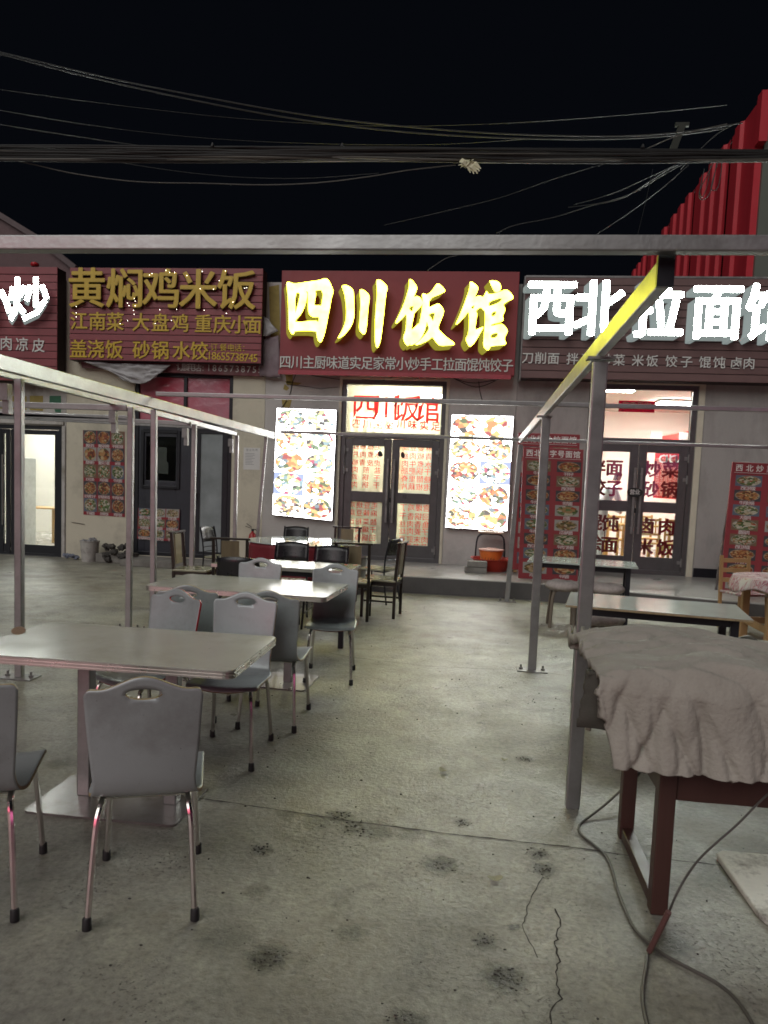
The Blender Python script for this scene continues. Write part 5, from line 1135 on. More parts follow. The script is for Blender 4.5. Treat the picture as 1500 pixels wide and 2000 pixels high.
# leaves and crumbs
G['leaf'] = mat('dry_leaf', (.34, .33, .22), .7, var=.3)
for px, py, s, lb in ((967, 1720, .030, 'pale dry leaf on the floor right of the large oil spot'), (865, 1508, .028, 'curled leaf on the floor in the middle of the aisle'), (985, 1487, .018, 'small scrap on the floor near the dark spot by the nearest post'), (1300, 1665, .02, 'tiny scrap by the floor joint under the brown table')):
    x, y = onZ(px, py); a0 = random.uniform(0, 6); mb = MB(); ring = [(cos(2*pi*k/14)*s*(1+.15*random.random()), sin(2*pi*k/14)*s*.5*(1+.4*random.random())) for k in range(14)]
    P = [(x+a*cos(a0)-b*sin(a0), y+a*sin(a0)+b*cos(a0), .006+.012*abs(a)/s) for a, b in ring]; mb.add(P+[(x, y, .004)], [(i, (i+1) % 14, 14) for i in range(14)])
    tag(mb.build('dry_leaf', G['leaf'], recalc=False, solid=.0015), lb, 'leaf', 'leaves and scraps on the floor')
mb = MB()
for k in range(420):
    x = random.uniform(-1.2, 1.8) if k % 2 else random.uniform(-4, 3); y = random.uniform(1.6, 6) if k % 2 else random.uniform(2, 10); s = random.uniform(.0015, .0055)
    mb.lathe([(s*.6, 0), (s, s*.5), (s*.4, s)], (x, y, 0), 5, sx=random.uniform(.7, 1.6))
for px_, py_, rd in ((860, 1690, .06), (520, 1870, .06), (985, 1910, .055), (660, 1594, .05), (903, 1607, .035), (1062, 1698, .045), (1052, 1668, .04), (510, 1660, .035), (795, 1996, .05), (1025, 1483, .035), (950, 1840, .035), (700, 1618, .08)):
    x0_, y0_ = onZ(px_, py_)
    for k in range(26):
        x = random.gauss(x0_, rd*.6); y = random.gauss(y0_, rd*.6); s = random.uniform(.0015, .0048); mb.lathe([(s*.6, 0), (s, s*.4), (s*.4, s*.8)], (x, y, 0), 5, sx=random.uniform(.7, 2))
tag(mb.build('grit', mat('dark_grit', (.07, .065, .06), .9, var=.4), recalc=False), 'small dark grit and crumbs scattered on the concrete', 'grit', kind='stuff')
# ------------------------------------------------------------------ things against the wall
def bucket(mb, r0, r1, h, n=28): mb.lathe([(r0, 0), (r1, h), (r1+.008, h), (r1+.008, h+.012), (r1-.004, h+.012), (r1-.008, h-.01), (r0-.006, .01)], n=n)
x, y = onZ(187, 1094); t_ = thing('paint_bucket', 'grimy white plastic bucket full of rubbish by the cream wall', 'bucket', (x, 12.35, 0))
mb = MB(); bucket(mb, .135, .165, .36); mb.build('pail', mat('grimy_white_plastic', (.42, .40, .38), .5, var=.1, dirt=(.10, .09, .08), dscale=6, damt=.85), t_, smooth=True, angle=40)
mb = MB(); mb.tube([(.17*cos(a), -.02-.03*sin(a), .34-.10*sin(a)) for a in np.linspace(0, pi, 12)], .004, 5); mb.build('handle', G['steel_dark'], t_)
rj = random.Random(3)
def rubble(n, c, ext, s0, s1, seed):
    rj = random.Random(seed); mb = MB()
    for k in range(n):
        s = rj.uniform(s0, s1); p_ = Vector((c[0]+rj.uniform(-1, 1)*ext[0], c[1]+rj.uniform(-1, 1)*ext[1], c[2]+rj.random()*ext[2])); vs_ = []
        for j in range(5):
            for i in range(7):
                a = 2*pi*i/7; ph = pi*(j+.3)/5; d = s*(.7+.6*rj.random()); vs_.append(p_+Vector((d*cos(a)*sin(ph), d*sin(a)*sin(ph), d*cos(ph)*.7)))
        mb.add(vs_, [(j*7+i, j*7+(i+1) % 7, (j+1)*7+(i+1) % 7, (j+1)*7+i) for j in range(4) for i in range(7)]+[tuple(range(7)), tuple(range(28, 35))])
    return mb
rubble(10, (0, 0, .34), (.09, .09, .05), .03, .06, 5).build('rubbish', mat('grey_rubbish', (.25, .25, .26), .7, var=.5, scale=12), t_)
tag(rubble(24, (-6.22, 12.35, .06), (.24, .12, .24), .04, .085, 8).build('rubble_heap', mat('dark_rubble', (.055, .05, .046), .9, var=.6, scale=9, bump=.5), None), 'dark heap of rubbish between the bucket and the doorstep', 'rubble')
tag(rubble(9, (-7.15, 12.5, .03), (.18, .06, .05), .03, .06, 9).build('litter', mat('blue_grey_litter', (.18, .20, .26), .6, var=.6, scale=14), None), 'crumpled litter at the foot of the wall left of the bucket', 'litter')
x, _ = onY(493, 1050, 12.5); t_ = thing('fire_extinguisher', 'red fire extinguisher standing by the cream wall', 'fire extinguisher', (x, 12.5, .25))
G['ext_red'] = mat('extinguisher_red', (.33, .012, .015), .3, var=.1)
mb = MB(); mb.lathe([(.06, 0), (.068, .01), (.07, .30), (.055, .37), (.022, .40), (.022, .42)], n=20); mb.build('cylinder', G['ext_red'], t_, smooth=True)
mb = MB(); mb.lathe([(.024, .42), (.024, .46)], n=10); mb.bar((-.02, 0, .47), (-.13, 0, .50), .02, .008); mb.bar((-.02, 0, .49), (-.11, 0, .55), .02, .008); mb.tube(catmull([(.02, 0, .45), (.07, -.01, .44), (.085, -.01, .36), (.08, -.01, .2)], 5), .009, 6); mb.build('valve', G['rubber'], t_)
# basin, bucket with lid, brick, small stool in front of the right light box
xb, yb = onZ(952, 1112, .25); yb = 12.05; xb = onY(952, 1100, yb)[0]
t_ = thing('plastic_basin', 'wide red plastic basin on the pavement by the right light box', 'basin', (xb+.08, yb, .25)); G['basin'] = mat('red_plastic', (.42, .035, .020), .35, var=.08)
mb = MB(); mb.lathe([(.22, 0), (.33, .19), (.36, .195), (.36, .205), (.325, .20), (.21, .012)], n=36); mb.build('bowl', G['basin'], t_, smooth=True, angle=40)
t_ = thing('orange_bucket', 'orange bucket with a pale lid standing in the red basin', 'bucket', (xb+.05, yb-.0, .265)); mb = MB(); bucket(mb, .155, .19, .30); mb.build('pail', mat('orange_plastic', (.60, .17, .035), .35, var=.06), t_, smooth=True, angle=40)
mb = MB(); mb.lathe([(.205, .315), (.21, .325), (.205, .335), (.10, .34), (.09, .352), (.03, .352), (.02, .345)], n=32); mb.build('lid', mat('pale_pink_lid', (.55, .33, .27), .4), t_, smooth=True, angle=40)
mb = MB(); mb.tube([(.19*cos(a), -.06*sin(a)-.15*sin(a), .27-.13*sin(a)) for a in np.linspace(0, pi, 14)], .004, 5); mb.build('handle', G['steel_dark'], t_)
mb = MB()
for k, c in enumerate('115%'): put_glyph(mb, c, (-.09+.045*k, -.182, .19-(.005*k)), .06)
mb.build('handwriting', G['rubber'], t_, recalc=False)
t_ = thing('small_stool', 'small black-legged stool with a pale seat behind the orange bucket', 'stool', (xb+.04, 12.42, .25))
mb = MB(); mb.box((0, 0, .60), (.42, .26, .03)); mb.build('seat', mat('beige_seat_pad', (.45, .36, .28), .6), t_, bevel=.01)
for sx in (-1, 1):
    mb = MB(); mb.tube(catmull([(sx*.24, -.10, 0), (sx*.23, -.10, .42), (sx*.17, -.10, .56), (0, -.10, .575)], 5), .014, 6); mb.build('leg', G['black_metal'], t_, smooth=True)
    mb = MB(); mb.tube(catmull([(sx*.24, .10, 0), (sx*.23, .10, .42), (sx*.17, .10, .56), (0, .10, .575)], 5), .014, 6); mb.build('leg', G['black_metal'], t_, smooth=True)
for k, (dz, l) in enumerate(((0, 'lower grey block of the pair in front of the red basin'), (.095, 'upper grey block lying on another in front of the red basin'))):
    mb = MB(); mb.box((0, 0, .045), (.34-.03*k, .17, .088)); b = mb.build('concrete_block', G['stone'], None, bevel=.006); b.location = (xb-.19+.02*k, 11.62, .251+dz); b.rotation_euler.z = R(4-3*k); tag(b, l, 'block', 'grey blocks by the basin')
# grey bin by the round table
t_ = thing('waste_bin', 'grey waste bin with a dark handle right of the round table', 'bin', (onY(697, 1085, 10.35)[0], 10.35, 0))
mb = MB(); bucket(mb, .12, .15, .52, 20); mb.build('pail', mat('grey_bin_plastic', (.22, .22, .21), .5), t_, smooth=True, angle=40)
mb = MB(); mb.tube([(.07*cos(a), -.152, .50-.05*sin(a)) for a in np.linspace(0, pi, 10)], .007, 5); mb.build('handle', G['rubber'], t_)
# ------------------------------------------------------------------ overhead cables
def skycable(px, Y, r, label, m_=None, dy=0., group='single cables strung overhead'):
    r *= .75
    pts = []; n_ = len(px)
    for k, q in enumerate(px): YY = Y+dy*k/(n_-1); a = onY(*q, YY); pts.append((a[0], YY, a[1]))
    return cable3('overhead_cable', pts, r, m_ or G['cable'], label, 'cable', 6, group)
BY = 7.0
t_ = thing('cable_bundle', 'thick sagging bundle of black cables strung across the whole street', 'cable bundle'); rb = random.Random(5)
zc = lambda x: 303+3.0*((x-750)/750)
for k in range(34):
    a = rb.uniform(0, 6); off = rb.uniform(-11, 11); am = rb.uniform(.5, 3.2); fr_ = rb.uniform(.004, .012); th = rb.uniform(.005, .013)
    pts = []
    for x in range(-260, 1800, 60):
        spread = 1.25-.35*(x/1500); py = zc(x)+off*spread*1.1+am*sin(x*fr_+a)
        Y = BY+.045*cos(a*3+x*.006); q = onY(x, py, Y); pts.append((q[0], Y, q[1]))
    mb = MB(); mb.tube(catmull(pts, 3), th, 6); mb.build('cable', G['cable'] if k % 6 else G['cable_grey'], t_, smooth=True, recalc=False)
for k, (xx, l) in enumerate(((415, ''), (668, ''), (1255, ''))):
    q = onY(xx, zc(xx)-12, BY); mb = MB(); mb.lathe([(.006, 0), (.02, .02), (.008, .05)], (q[0], BY, q[1]), 6); mb.build('cable_clip', G['rubber'], t_)
skycable([(-80, 85), (0, 102), (200, 150), (400, 190), (600, 225), (800, 248), (1000, 262), (1200, 266), (1330, 258), (1450, 240)], 9, .011, 'upper of the two long cables sweeping down from the top left')
skycable([(-80, 90), (0, 106), (150, 145), (350, 190), (550, 228), (750, 254), (950, 268), (1150, 272), (1300, 266), (1420, 250)], 9, .011, 'lower of the two long cables sweeping down from the top left')
skycable([(-20, 172), (250, 208), (500, 234), (750, 246), (1000, 240), (1250, 222), (1420, 205)], 10, .004, 'very thin faint cable under the two long ones')
skycable([(-20, 240), (120, 262), (300, 288), (420, 300)], 9, .005, 'thin cable joining the bundle from the left')
skycable([(-20, 212), (180, 245), (380, 268), (600, 280), (850, 282), (1050, 270)], 10, .004, 'thin faint cable just above the bundle')
skycable([(0, 308), (60, 320), (150, 340), (270, 355), (400, 358), (510, 361), (620, 357), (720, 345), (800, 332), (890, 322)], 7, .006, 'loose grey cable drooping below the bundle on the left', G['cable_grey'])
skycable([(140, 300), (300, 328), (450, 345), (600, 348), (740, 338)], 8, .004, 'thin cable drooping just under the bundle')
skycable([(970, 456), (1005, 440), (1080, 425), (1160, 400), (1220, 385), (1290, 340), (1325, 322)], 9, .007, 'brown frayed cable rising from the front beam to the bundle')
skycable([(1110, 405), (1180, 395), (1240, 375), (1290, 345), (1335, 320)], 9, .005, 'thin cable parallel to the frayed one')
skycable([(1120, 400), (1190, 380), (1260, 350), (1320, 322)], 9.3, .004, 'third thin cable rising to the bundle')
skycable([(750, 440), (870, 412), (980, 385), (1080, 350), (1180, 320)], 9, .0035, 'thin wire slanting up in the dark sky')
skycable([(1165, 458), (1230, 415), (1290, 370), (1345, 322)], 9, .0035, 'straight thin wire left of the red building')
skycable([(1245, 460), (1262, 390), (1275, 330)], 9, .003, 'nearly vertical thin wire left of the red building')
skycable([(1260, 292), (1310, 270), (1350, 258), (1420, 242)], 7.5, .006, 'grey wire leaving the bundle upward to the right', G['cable_grey'])
skycable([(1330, 330), (1360, 300), (1400, 262), (1440, 240)], 9, .006, 'wire running up from the bundle to the red wall')
skycable([(835, 528), (870, 505), (895, 498)], 9, .004, 'short grey wire behind the yellow sign', G['cable_grey'])
for k, pl in enumerate(([(1395, 315), (1380, 345), (1366, 375), (1370, 390), (1385, 380), (1395, 345), (1400, 315)], [(1402, 318), (1390, 360), (1392, 372), (1402, 366), (1408, 340), (1410, 316)], [(1376, 330), (1367, 372), (1372, 385), (1382, 360), (1388, 322)])):
    skycable(pl, 9+.1*k, .007, ('large hanging cable loop in front of the red wall', 'narrow hanging cable loop in front of the red wall', 'leftmost hanging cable loop in front of the red wall')[k], group='cable loops hanging by the red wall')
# torn rag on the bundle
mb = MB(); rr_ = random.Random(2)
for k in range(13):
    a = onY(905+rr_.uniform(-6, 20), 316+rr_.uniform(-3, 4), BY-.08); b = onY(897+k*3.6+rr_.uniform(-2, 2), 322+rr_.uniform(0, 16)*(.5+k/13), BY-.1); wv = .02
    A_, B_ = Vector((a[0], BY-.08+rr_.uniform(-.03, .03), a[1])), Vector((b[0], BY-.1, b[1])); s = Vector((.5, 0, .6)).normalized()*wv; mid = (A_+B_)/2+Vector((0, -.02, .01))
    mb.add([A_-s, A_+s, mid+s*.9, B_+s*.2, B_-s*.2, mid-s*.9], [(0, 1, 2, 5), (5, 2, 3, 4)])
tag(mb.build('torn_rag', mat('yellowish_white_rag', (.62, .60, .42), .8, var=.2), None, solid=.004), 'torn yellowish rag caught on the cable bundle', 'rag')
# pole top silhouette
mb = MB(); a, b = yy(1332, 246, 11), yy(1313, 296, 11); mb.bar(a, b, .09, .09); c_ = yy(1322, 244, 11); mb.bar((c_[0]-.02, 11, c_[2]), (c_[0]+.16, 11, c_[2]), .05, .05)
tag(mb.build('cable_pole', mat('dark_green_pole', (.014, .016, .010), .6), None), 'dark greenish pole tip among the cables at the upper right', 'pole')
# ------------------------------------------------------------------ red clad building and dark gable behind the terrace
RX = 5.2; RY0, RY1, RT = 16., 30., 9.42
t_ = thing('red_clad_building', 'tall building with red corrugated cladding behind the white sign', 'building')
G['red_clad'] = mat('bright_red_cladding', (.50, .030, .045), .38, var=.06, scale=2)
G['red_groove'] = mat('black_cladding_gap', (.02, .008, .008), .5)
for y0_, y1_ in ((16., 17.5), (17.62, 20.2), (20.32, 22.7), (22.82, 25.4), (25.52, 28.), (28.1, 30.5)):
    prof = [(y0_, RX)]; c_ = y0_+(.75 if y0_ < 16.1 else .18)
    while c_+.45 < y1_: prof += [(c_, RX), (c_+.05, RX-.07), (c_+.36, RX-.07), (c_+.41, RX)]; c_ += .74
    prof.append((y1_, RX)); n_ = len(prof); mb = MB()
    mb.add([(x, y, z) for z in (0, RT) for y, x in prof], [(i, i+1, n_+i+1, n_+i) for i in range(n_-1)])
    mb.add([(RX, y0_, RT), (RX+.05, y0_, RT), (RX+.05, y1_, RT), (RX, y1_, RT)], [(0, 1, 2, 3)])
    mb.build('cladding_strip', G['red_clad'], t_, solid=.004)
mb = MB(); mb.lohi((RX+.055, RY0+.0, 0), (RX+.5, RY1, RT-.02)); mb.build('side_wall', G['red_groove'], t_)
mb = MB(); mb.lohi((RX-.03, RY0-.12, 0), (RX+.10, RY0-.002, RT+.02)); mb.lohi((RX-.06, RY0-.35, RT-.9), (RX+.099, RY0-.121, RT+.05)); mb.build('corner_trim', G['red_clad'], t_)
mb = MB(); mb.lohi((RX+.101, RY0-.2, 0), (RX+12, RY0-.003, RT-.35)); mb.build('front_wall', mat('greenish_grey_cladding', (.115, .125, .105), .5, var=.08, scale=1), t_)
mb = MB(); mb.lohi((RX+.101, RY0-.26, RT-.35), (RX+12, RY0+14, RT+.10)); mb.build('roof_edge', mat('pale_grey_fascia', (.22, .215, .22), .5), t_)
mb = MB(); mb.lohi((RX+.80, RY0-.24, 0), (RX+12, RY0-.201, RT-.36)); mb.build('front_panel', mat('lilac_grey_panel', (.20, .18, .20), .5), t_)
t_ = thing('gabled_shed', 'dark reddish shed roof rising behind the signs at the far left', 'building')
P = [yy(-200, 350, 16), yy(0, 420, 16), yy(75, 466, 16), yy(150, 525, 16), yy(160, 560, 16), yy(-200, 560, 16)]
mb = MB(); mb.slab([[(p_[0], p_[2]) for p_ in P]], 16, 16.3); mb.build('gable_wall', mat('dim_maroon_sheet', (.11, .055, .06), .6, var=.1), t_)
mb = MB()
for a, b in zip(P[:3], P[1:4]): mb.bar((a[0], 15.95, a[2]), (b[0], 15.95, b[2]), .10, .12)
mb.build('roof_edge', G['roof_metal'], t_)
mb = MB(); x, z = onY(68, 517, 12.6); mb.lathe([(.001, .05), (.06, .03), (.075, 0), (.06, -.03), (.001, -.05)], (x, 12.6, z), 12)
tag(mb.build('red_lantern', mat('red_lantern_cloth', (.5, .02, .03), .4), None, smooth=True), 'tiny red lantern on top of the left sign', 'lantern')
# ------------------------------------------------------------------ inside the shops
def ceiling_lamp(label, x, y, z, l=1.2, w_=.35, m_=None):
    t_ = thing('ceiling_lamp', label, 'lamp', (x, y, z), group='ceiling lamps inside the shops'); mb = MB(); mb.box((0, 0, -.02), (l+.04, w_+.04, .035)); mb.build('housing', G['paper'], t_)
    mb = MB(); mb.box((0, 0, -.055), (l, w_, .03)); mb.build('diffuser', m_ or G['tube_lit'], t_, bevel=.008); return t_
ceiling_lamp('lit ceiling lamp seen through the top pane of the centre doors', -1.3, 13.55, 3.49)
ceiling_lamp('second lit ceiling lamp deeper inside the centre shop', -.6, 15.4, 3.49)
ceiling_lamp('lit ceiling lamp inside the right shop near its left wall', 2.2, 14.5, 3.59, 1.4, .5)
ceiling_lamp('lit ceiling lamp deep inside the right shop', 4.5, 16.5, 3.59, 1.4, .5)
LA = emit('softer_lit_diffuser', (1., .98, .93), 26.); ceiling_lamp('lit ceiling lamp inside the far left shop', -9.2, 14.6, 3.19, 1.4, .5, LA)
ceiling_lamp('lit ceiling lamp deeper inside the far left shop', -10.2, 16.4, 3.19, 1.4, .5, LA)
# a dim curtain and counter in the centre shop
mb = MB(); mb.grid(lambda u, v: (-2.5+1.0*u, 13.9+.03*sin(u*40), .9+2.0*v), 60, 6); tag(mb.build('curtain', G['interior_cream'], None, smooth=True, solid=.004), 'cream curtain behind the left leaf of the centre doors', 'curtain')
def shelf_unit(label, x, y, w_, h_, m_, z0):
    t_ = thing('shelf_unit', label, 'shelf', (x, y, z0)); mb = MB()
    for s in (-1, 0, 1): mb.box((s*w_/2, 0, h_/2), (.04, .35, h_))
    mb.build('side_panel', m_, t_)
    for k in range(4): mb = MB(); mb.box((0, 0, .08+k*h_/3.4), (w_, .34, .03)); mb.build('shelf', m_, t_)
    rr_ = random.Random(int(x*10)); 
    for k in range(3):
        for j in range(6):
            mb = MB(); hh = rr_.uniform(.10, .22); rad = rr_.uniform(.03, .05); mb.lathe([(rad, 0), (rad, hh*.7), (rad*.45, hh*.85), (rad*.45, hh)], (-w_/2+.08+j*(w_-.16)/5, 0, .096+k*h_/3.4), 10); mb.build('bottle', G[rr_.choice(('basin', 'ochre', 'green_tape', 'paper', 'wood'))], t_)
    return t_
shelf_unit('dark wooden shelf with bottles seen through the lower left pane of the centre doors', -1.95, 13.62, .85, 1.25, G['wood'], .25)
t_ = thing('drinks_fridge', 'grey drinks cabinet seen through the right leaf of the centre doors', 'cabinet', (-.98, 14.3, .25)); mb = MB(); mb.box((0, 0, .95), (.72, .6, 1.9)); mb.build('body', mat('cabinet_grey', (.30, .32, .31), .3), t_, bevel=.02)
mb = MB(); mb.box((0, -.305, 1.0), (.60, .012, 1.55)); mb.build('door_pane', mat('cabinet_glass', (.22, .25, .25), .1), t_); mb = MB(); mb.box((-.26, -.33, 1.0), (.03, .03, .5)); mb.build('handle', G['alu'], t_)
t_ = thing('orange_banner', 'pale orange banner beside the cabinet behind the centre doors', 'banner', (-1.42, 14.1, 0)); mb = MB(); mb.box((0, 0, 1.95), (.14, .01, .9)); mb.build('cloth', mat('orange_banner_cloth', (.60, .22, .08), .6), t_)
# right shop: red menu board, banner, wooden tables and chairs
t_ = thing('indoor_menu_board', 'large red indoor menu board seen through the right leaf', 'menu board')
YI = 14.9
mb = MB(); mb.slab([pxq([(1281, 876), (1338, 880), (1330, 976), (1276, 972)], YI)], YI, YI+.04); mb.build('board', mat('bright_red_board', (.65, .05, .05), .4), t_)
mb = MB()
for j in range(11):
    for i in range(6): 
        q = lerpq([(1281, 876), (1338, 880), (1330, 976), (1276, 972)], .1+.15*i, .22+.07*j); X, Z = onY(*q, YI-.004); put_glyph(mb, '肉面饭菜锅汤'[(i*5+j*3) % 6], (X, YI-.004, Z), .075)
mb.build('print', mat('pale_pink_print', (.75, .45, .40), .5), t_, recalc=False)
mb = MB(); 
for i, c in enumerate("OI'D:NA"): q = (1296+i*6.3, 896+i*.3); X, Z = onY(*q, YI-.01); put_glyph(mb, c, (X, YI-.01, Z), .22, .02, mirror=True)
mb.build('reversed_letters', mat('bluish_white_letters', (.8, .85, .9), .4), t_, recalc=False)
t_ = thing('indoor_sign', 'red indoor sign with white panels high in the right shop', 'sign'); YI2 = 16.5
mb = MB(); mb.slab([pxq([(1292, 852), (1345, 842), (1345, 872), (1282, 869)], YI2)], YI2, YI2+.03); mb.build('board', mat('red_sign_board', (.6, .06, .04), .5), t_)
for k, qd in enumerate(([(1271, 841), (1294, 842), (1293, 866), (1270, 865)], [(1328, 844), (1346, 845), (1345, 868), (1326, 867)])): mb = MB(); mb.slab([pxq(qd, YI2-.1)], YI2-.1, YI2-.07); mb.build('white_panel', mat('white_sign_panel', (.75, .8, .82), .4), t_)
t_ = thing('spring_banner', 'small crimson banner stuck inside the top pane of the right doors', 'banner'); Yb = FY+.115
qb = [(1209, 782), (1280, 784), (1278, 806), (1208, 804)]; mb = MB(); mb.slab([pxq(qb, Yb)], Yb, Yb+.003); mb.build('sheet', vinyl('crimson_paper', (.50, .012, .08), .8), t_)
mb = MB()
for i, c in enumerate('四季平安'): q = lerpq(qb, .2+.2*i, .42); X, Z = onY(*q, Yb-.002); put_glyph(mb, c, (X, Yb-.002, Z), .12)
mb.build('print', mat('pale_gold_print', (.7, .5, .4), .5), t_, recalc=False)
G['yellow_wood'] = mat('yellow_varnished_wood', (.50, .30, .10), .4, var=.2, stretch=(1, 1, .2))
def indoor_chair(label, x, y, rz, z0):
    t_ = thing('indoor_chair', label, 'chair', (x, y, z0), rz, 'wooden chairs inside the shops')
    for sx in (-1, 1):
        for sy, h in ((-1, .92), (1, .44)): mb = MB(); mb.box((sx*.18, sy*.18, h/2), (.035, .035, h)); mb.build('leg', G['yellow_wood'], t_)
    mb = MB(); [mb.box((0, -.18, z), (.33, .02, .04)) for z in (.88, .62)]; [mb.box((x_, -.18, .75), (.02, .015, .22)) for x_ in (-.1, 0, .1)]; mb.build('back_rail', G['yellow_wood'], t_)
    mb = MB(); mb.box((0, 0, .45), (.42, .42, .03)); mb.build('seat', G['yellow_wood'], t_, bevel=.004); return t_
def indoor_table(label, x, y, z0, w_=1.1, d_=.65):
    t_ = thing('indoor_table', label, 'table', (x, y, z0), 0, 'wooden tables inside the shops')
    mb = MB(); mb.box((0, 0, .74), (w_, d_, .03)); mb.build('table_top', G['yellow_wood'], t_, bevel=.004)
    for sx in (-1, 1):
        for sy in (-1, 1): mb = MB(); mb.box((sx*(w_/2-.06), sy*(d_/2-.06), .36), (.05, .05, .72)); mb.build('leg', G['yellow_wood'], t_)
    return t_
ic = indoor_chair('wooden chair just inside the right shop, seen through the lower right pane', 3.15, 14.0, R(15), .25)
for x, y, a, l in ((3.7, 14.1, -10, 'second wooden chair behind the lower right pane of the right doors'), (2.75, 14.7, 170, 'wooden chair between the two leaves of the right doors'), (2.45, 15.3, 20, 'wooden chair deeper in the right shop'), (3.5, 15.5, 190, 'wooden chair beyond the table in the right shop')): dup(ic, (x, y, .25), R(a), l)
indoor_table('wooden table inside the right shop behind the glass', 3.35, 14.75, .25); indoor_table('second wooden table inside the right shop', 2.3, 16.0, .25)
dup(ic, (-8.75, 15.0, .03), R(-70), 'wooden chair inside the far left shop'); indoor_table('wooden table inside the far left shop', -9.5, 15.2, .03)
t_ = thing('white_cabinet', 'white cabinet inside the far left shop behind the glass door', 'cabinet', (-9.25, 14.2, .03)); mb = MB(); mb.box((0, 0, .9), (.35, .4, 1.8)); mb.build('body', mat('white_cabinet_paint', (.62, .64, .64), .3), t_, bevel=.01); mb = MB(); mb.box((0, -.205, 1.1), (.27, .01, 1.1)); mb.build('door_pane', mat('blue_grey_glass', (.38, .45, .5), .1), t_)
for k, (x, z, c_, l) in enumerate(((-9.9, 1.75, (.08, .35, .25), 'small green notice on the inside wall of the far left shop'), (-9.6, 1.7, (.10, .18, .5), 'small blue notice on the inside wall of the far left shop'))):
    mb = MB(); mb.box((x, 17.0, z+.1), (.22, .01, .38)); tag(mb.build('wall_notice', mat('notice_%s' % ('green', 'blue')[k], c_, .5)), l, 'notice')
# person in white kitchen clothes bending behind the glass, and one seated behind the centre doors
def person(label, loc, rz, J, E, rad, zones):
    """J joints, E edges (skin skeleton rooted at the pelvis); zones: (name, material, face test) split by height"""
    me = bpy.data.meshes.new('person'); me.from_pydata(J, E, []); o = bpy.data.objects.new('person', me); COL.objects.link(o)
    sk = o.modifiers.new('Skin', 'SKIN'); 
    me.skin_vertices[0].data.foreach_set('radius', [q for r_ in rad for q in (r_, r_*.85)]); me.skin_vertices[0].data[0].use_root = True
    sb = o.modifiers.new('Sub', 'SUBSURF'); sb.levels = 2; sb.render_levels = 2
    bpy.context.view_layer.update(); e = o.evaluated_get(bpy.context.evaluated_depsgraph_get()); m2 = bpy.data.meshes.new_from_object(e)
    bpy.data.objects.remove(o); m2.materials.clear()
    for _, m_, _t in zones: m2.materials.append(m_)
    for p_ in m2.polygons:
        p_.use_smooth = True
        for i, (_, _, test) in enumerate(zones):
            if test(p_.center): p_.material_index = i; break
    b = bpy.data.objects.new('person', m2); COL.objects.link(b); b.location = loc; b.rotation_euler.z = rz; return tag(b, label, 'person')
G['skin'] = mat('skin', (.42, .26, .19), .5, var=.05); G['hair'] = mat('black_hair', (.012, .010, .010), .5); G['white_coat'] = mat('white_kitchen_coat', (.62, .64, .66), .7, var=.05); G['white_trousers'] = mat('pale_trousers', (.52, .54, .57), .7); G['dark_coat'] = mat('dark_jacket', (.06, .06, .07), .7)
J = [(0, 0, .93), (0, .03, 1.12), (0, .12, 1.32), (0, .20, 1.46), (0, .26, 1.55), (0, .31, 1.66), (0, .33, 1.74), (.10, 0, .88), (.11, .03, .50), (.12, -.03, .10), (.12, .10, .04), (-.10, 0, .88), (-.11, .05, .50), (-.12, .0, .10), (-.12, .13, .04),
     (.19, .16, 1.40), (.26, .26, 1.14), (.20, .46, 1.02), (.18, .55, 1.00), (-.19, .16, 1.40), (-.26, .24, 1.14), (-.20, .44, 1.0), (-.18, .53, .98)]
E_ = [(0, 1), (1, 2), (2, 3), (3, 4), (4, 5), (5, 6), (0, 7), (7, 8), (8, 9), (9, 10), (0, 11), (11, 12), (12, 13), (13, 14), (3, 15), (15, 16), (16, 17), (17, 18), (3, 19), (19, 20), (20, 21), (21, 22)]
rad = [.15, .145, .16, .12, .055, .095, .075, .10, .07, .05, .045, .10, .07, .05, .045, .075, .05, .038, .042, .075, .05, .038, .042]
xp = onY(1172, 1000, 14.1)[0]
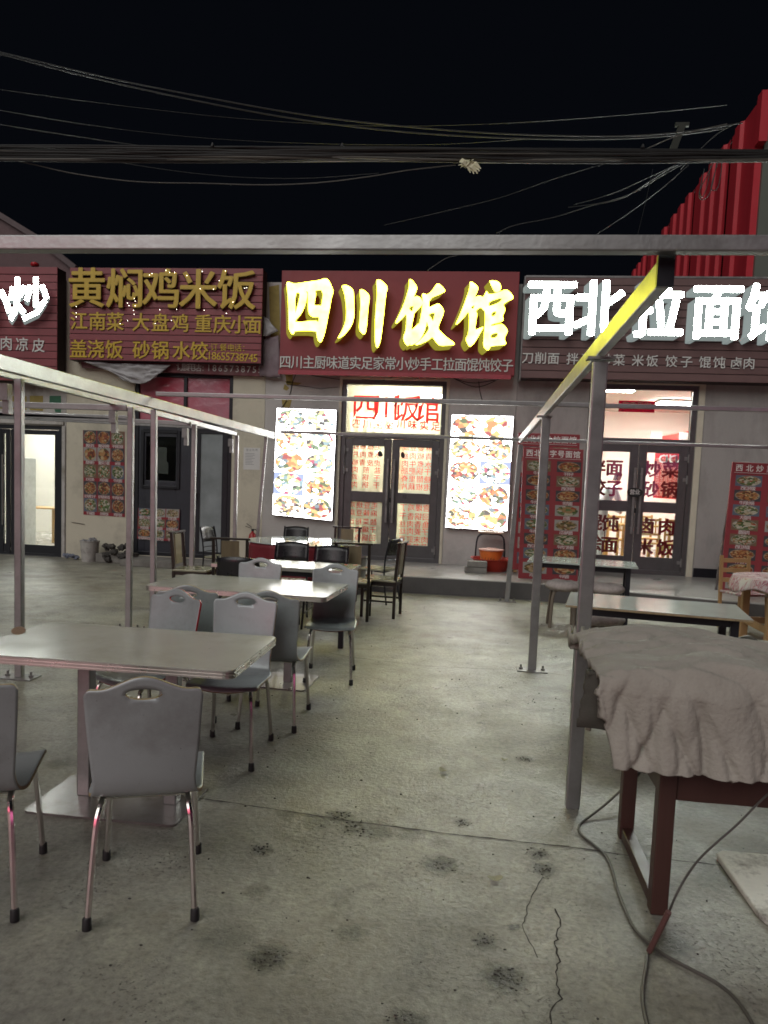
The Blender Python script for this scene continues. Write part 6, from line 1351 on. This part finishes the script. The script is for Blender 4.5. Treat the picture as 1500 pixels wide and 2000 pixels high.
pw = person('person in white kitchen clothes leaning forward behind the right glass doors', (xp, 14.1, .25), R(-75), J, E_, rad,
    [('hair', G['hair'], lambda c: c.z > 1.66 or (c.z > 1.58 and c.y < .27)), ('skin', G['skin'], lambda c: c.z > 1.50 or c.y > .47), ('coat', G['white_coat'], lambda c: c.z > .80), ('tr', G['white_trousers'], lambda c: c.z > .09), ('shoe', G['rubber'], lambda c: True)])
mb = MB(); mb.tube([(.19, 0, .85), (.195, .03, .5), (.185, -.02, .14)], .008, 5); mb.tube([(-.19, .02, .85), (-.195, .05, .5), (-.185, 0, .14)], .008, 5); mb.build('trouser_stripe', G['alu'], pw)
Js = [(0, 0, .50), (0, .02, .70), (0, .04, .92), (0, .05, 1.05), (0, .07, 1.14), (0, .10, 1.23), (0, .11, 1.31), (.11, .10, .50), (.13, .45, .50), (.13, .46, .12), (.13, .58, .05), (-.11, .10, .50), (-.13, .45, .50), (-.13, .46, .12), (-.13, .58, .05),
      (.19, .06, .98), (.25, .12, .74), (.16, .38, .72), (.12, .46, .73), (-.19, .06, .98), (-.25, .12, .74), (-.16, .38, .72), (-.12, .46, .73)]
xq = onY(736, 955, 13.45)[0]
ps = person('person in a dark jacket seated behind the left leaf of the centre doors', (xq, 13.45, .36), R(180), Js, E_, rad,
    [('hair', G['hair'], lambda c: c.z > 1.20 or (c.z > 1.14 and c.y < .06)), ('skin', G['skin'], lambda c: c.z > 1.08 or c.y > .40 and c.z > .68), ('coat', G['dark_coat'], lambda c: c.z > .55), ('tr', G['dark_coat'], lambda c: c.z > .10), ('shoe', G['rubber'], lambda c: True)])
for o in (pw, ps): pass
t_ = thing('indoor_stool', 'low stool under the seated person behind the centre doors', 'stool', (xq, 13.45, .25)); mb = MB(); mb.lathe([(.16, .44), (.17, .45), (.17, .47)], n=20); mb.build('seat', G['wood'], t_)
for k in range(4): a = R(45+90*k); mb = MB(); mb.tube([(.17*cos(a), .17*sin(a), 0), (.12*cos(a), .12*sin(a), .44)], .014, 6); mb.build('leg', G['wood'], t_)
bpy.data.objects.remove(_to)
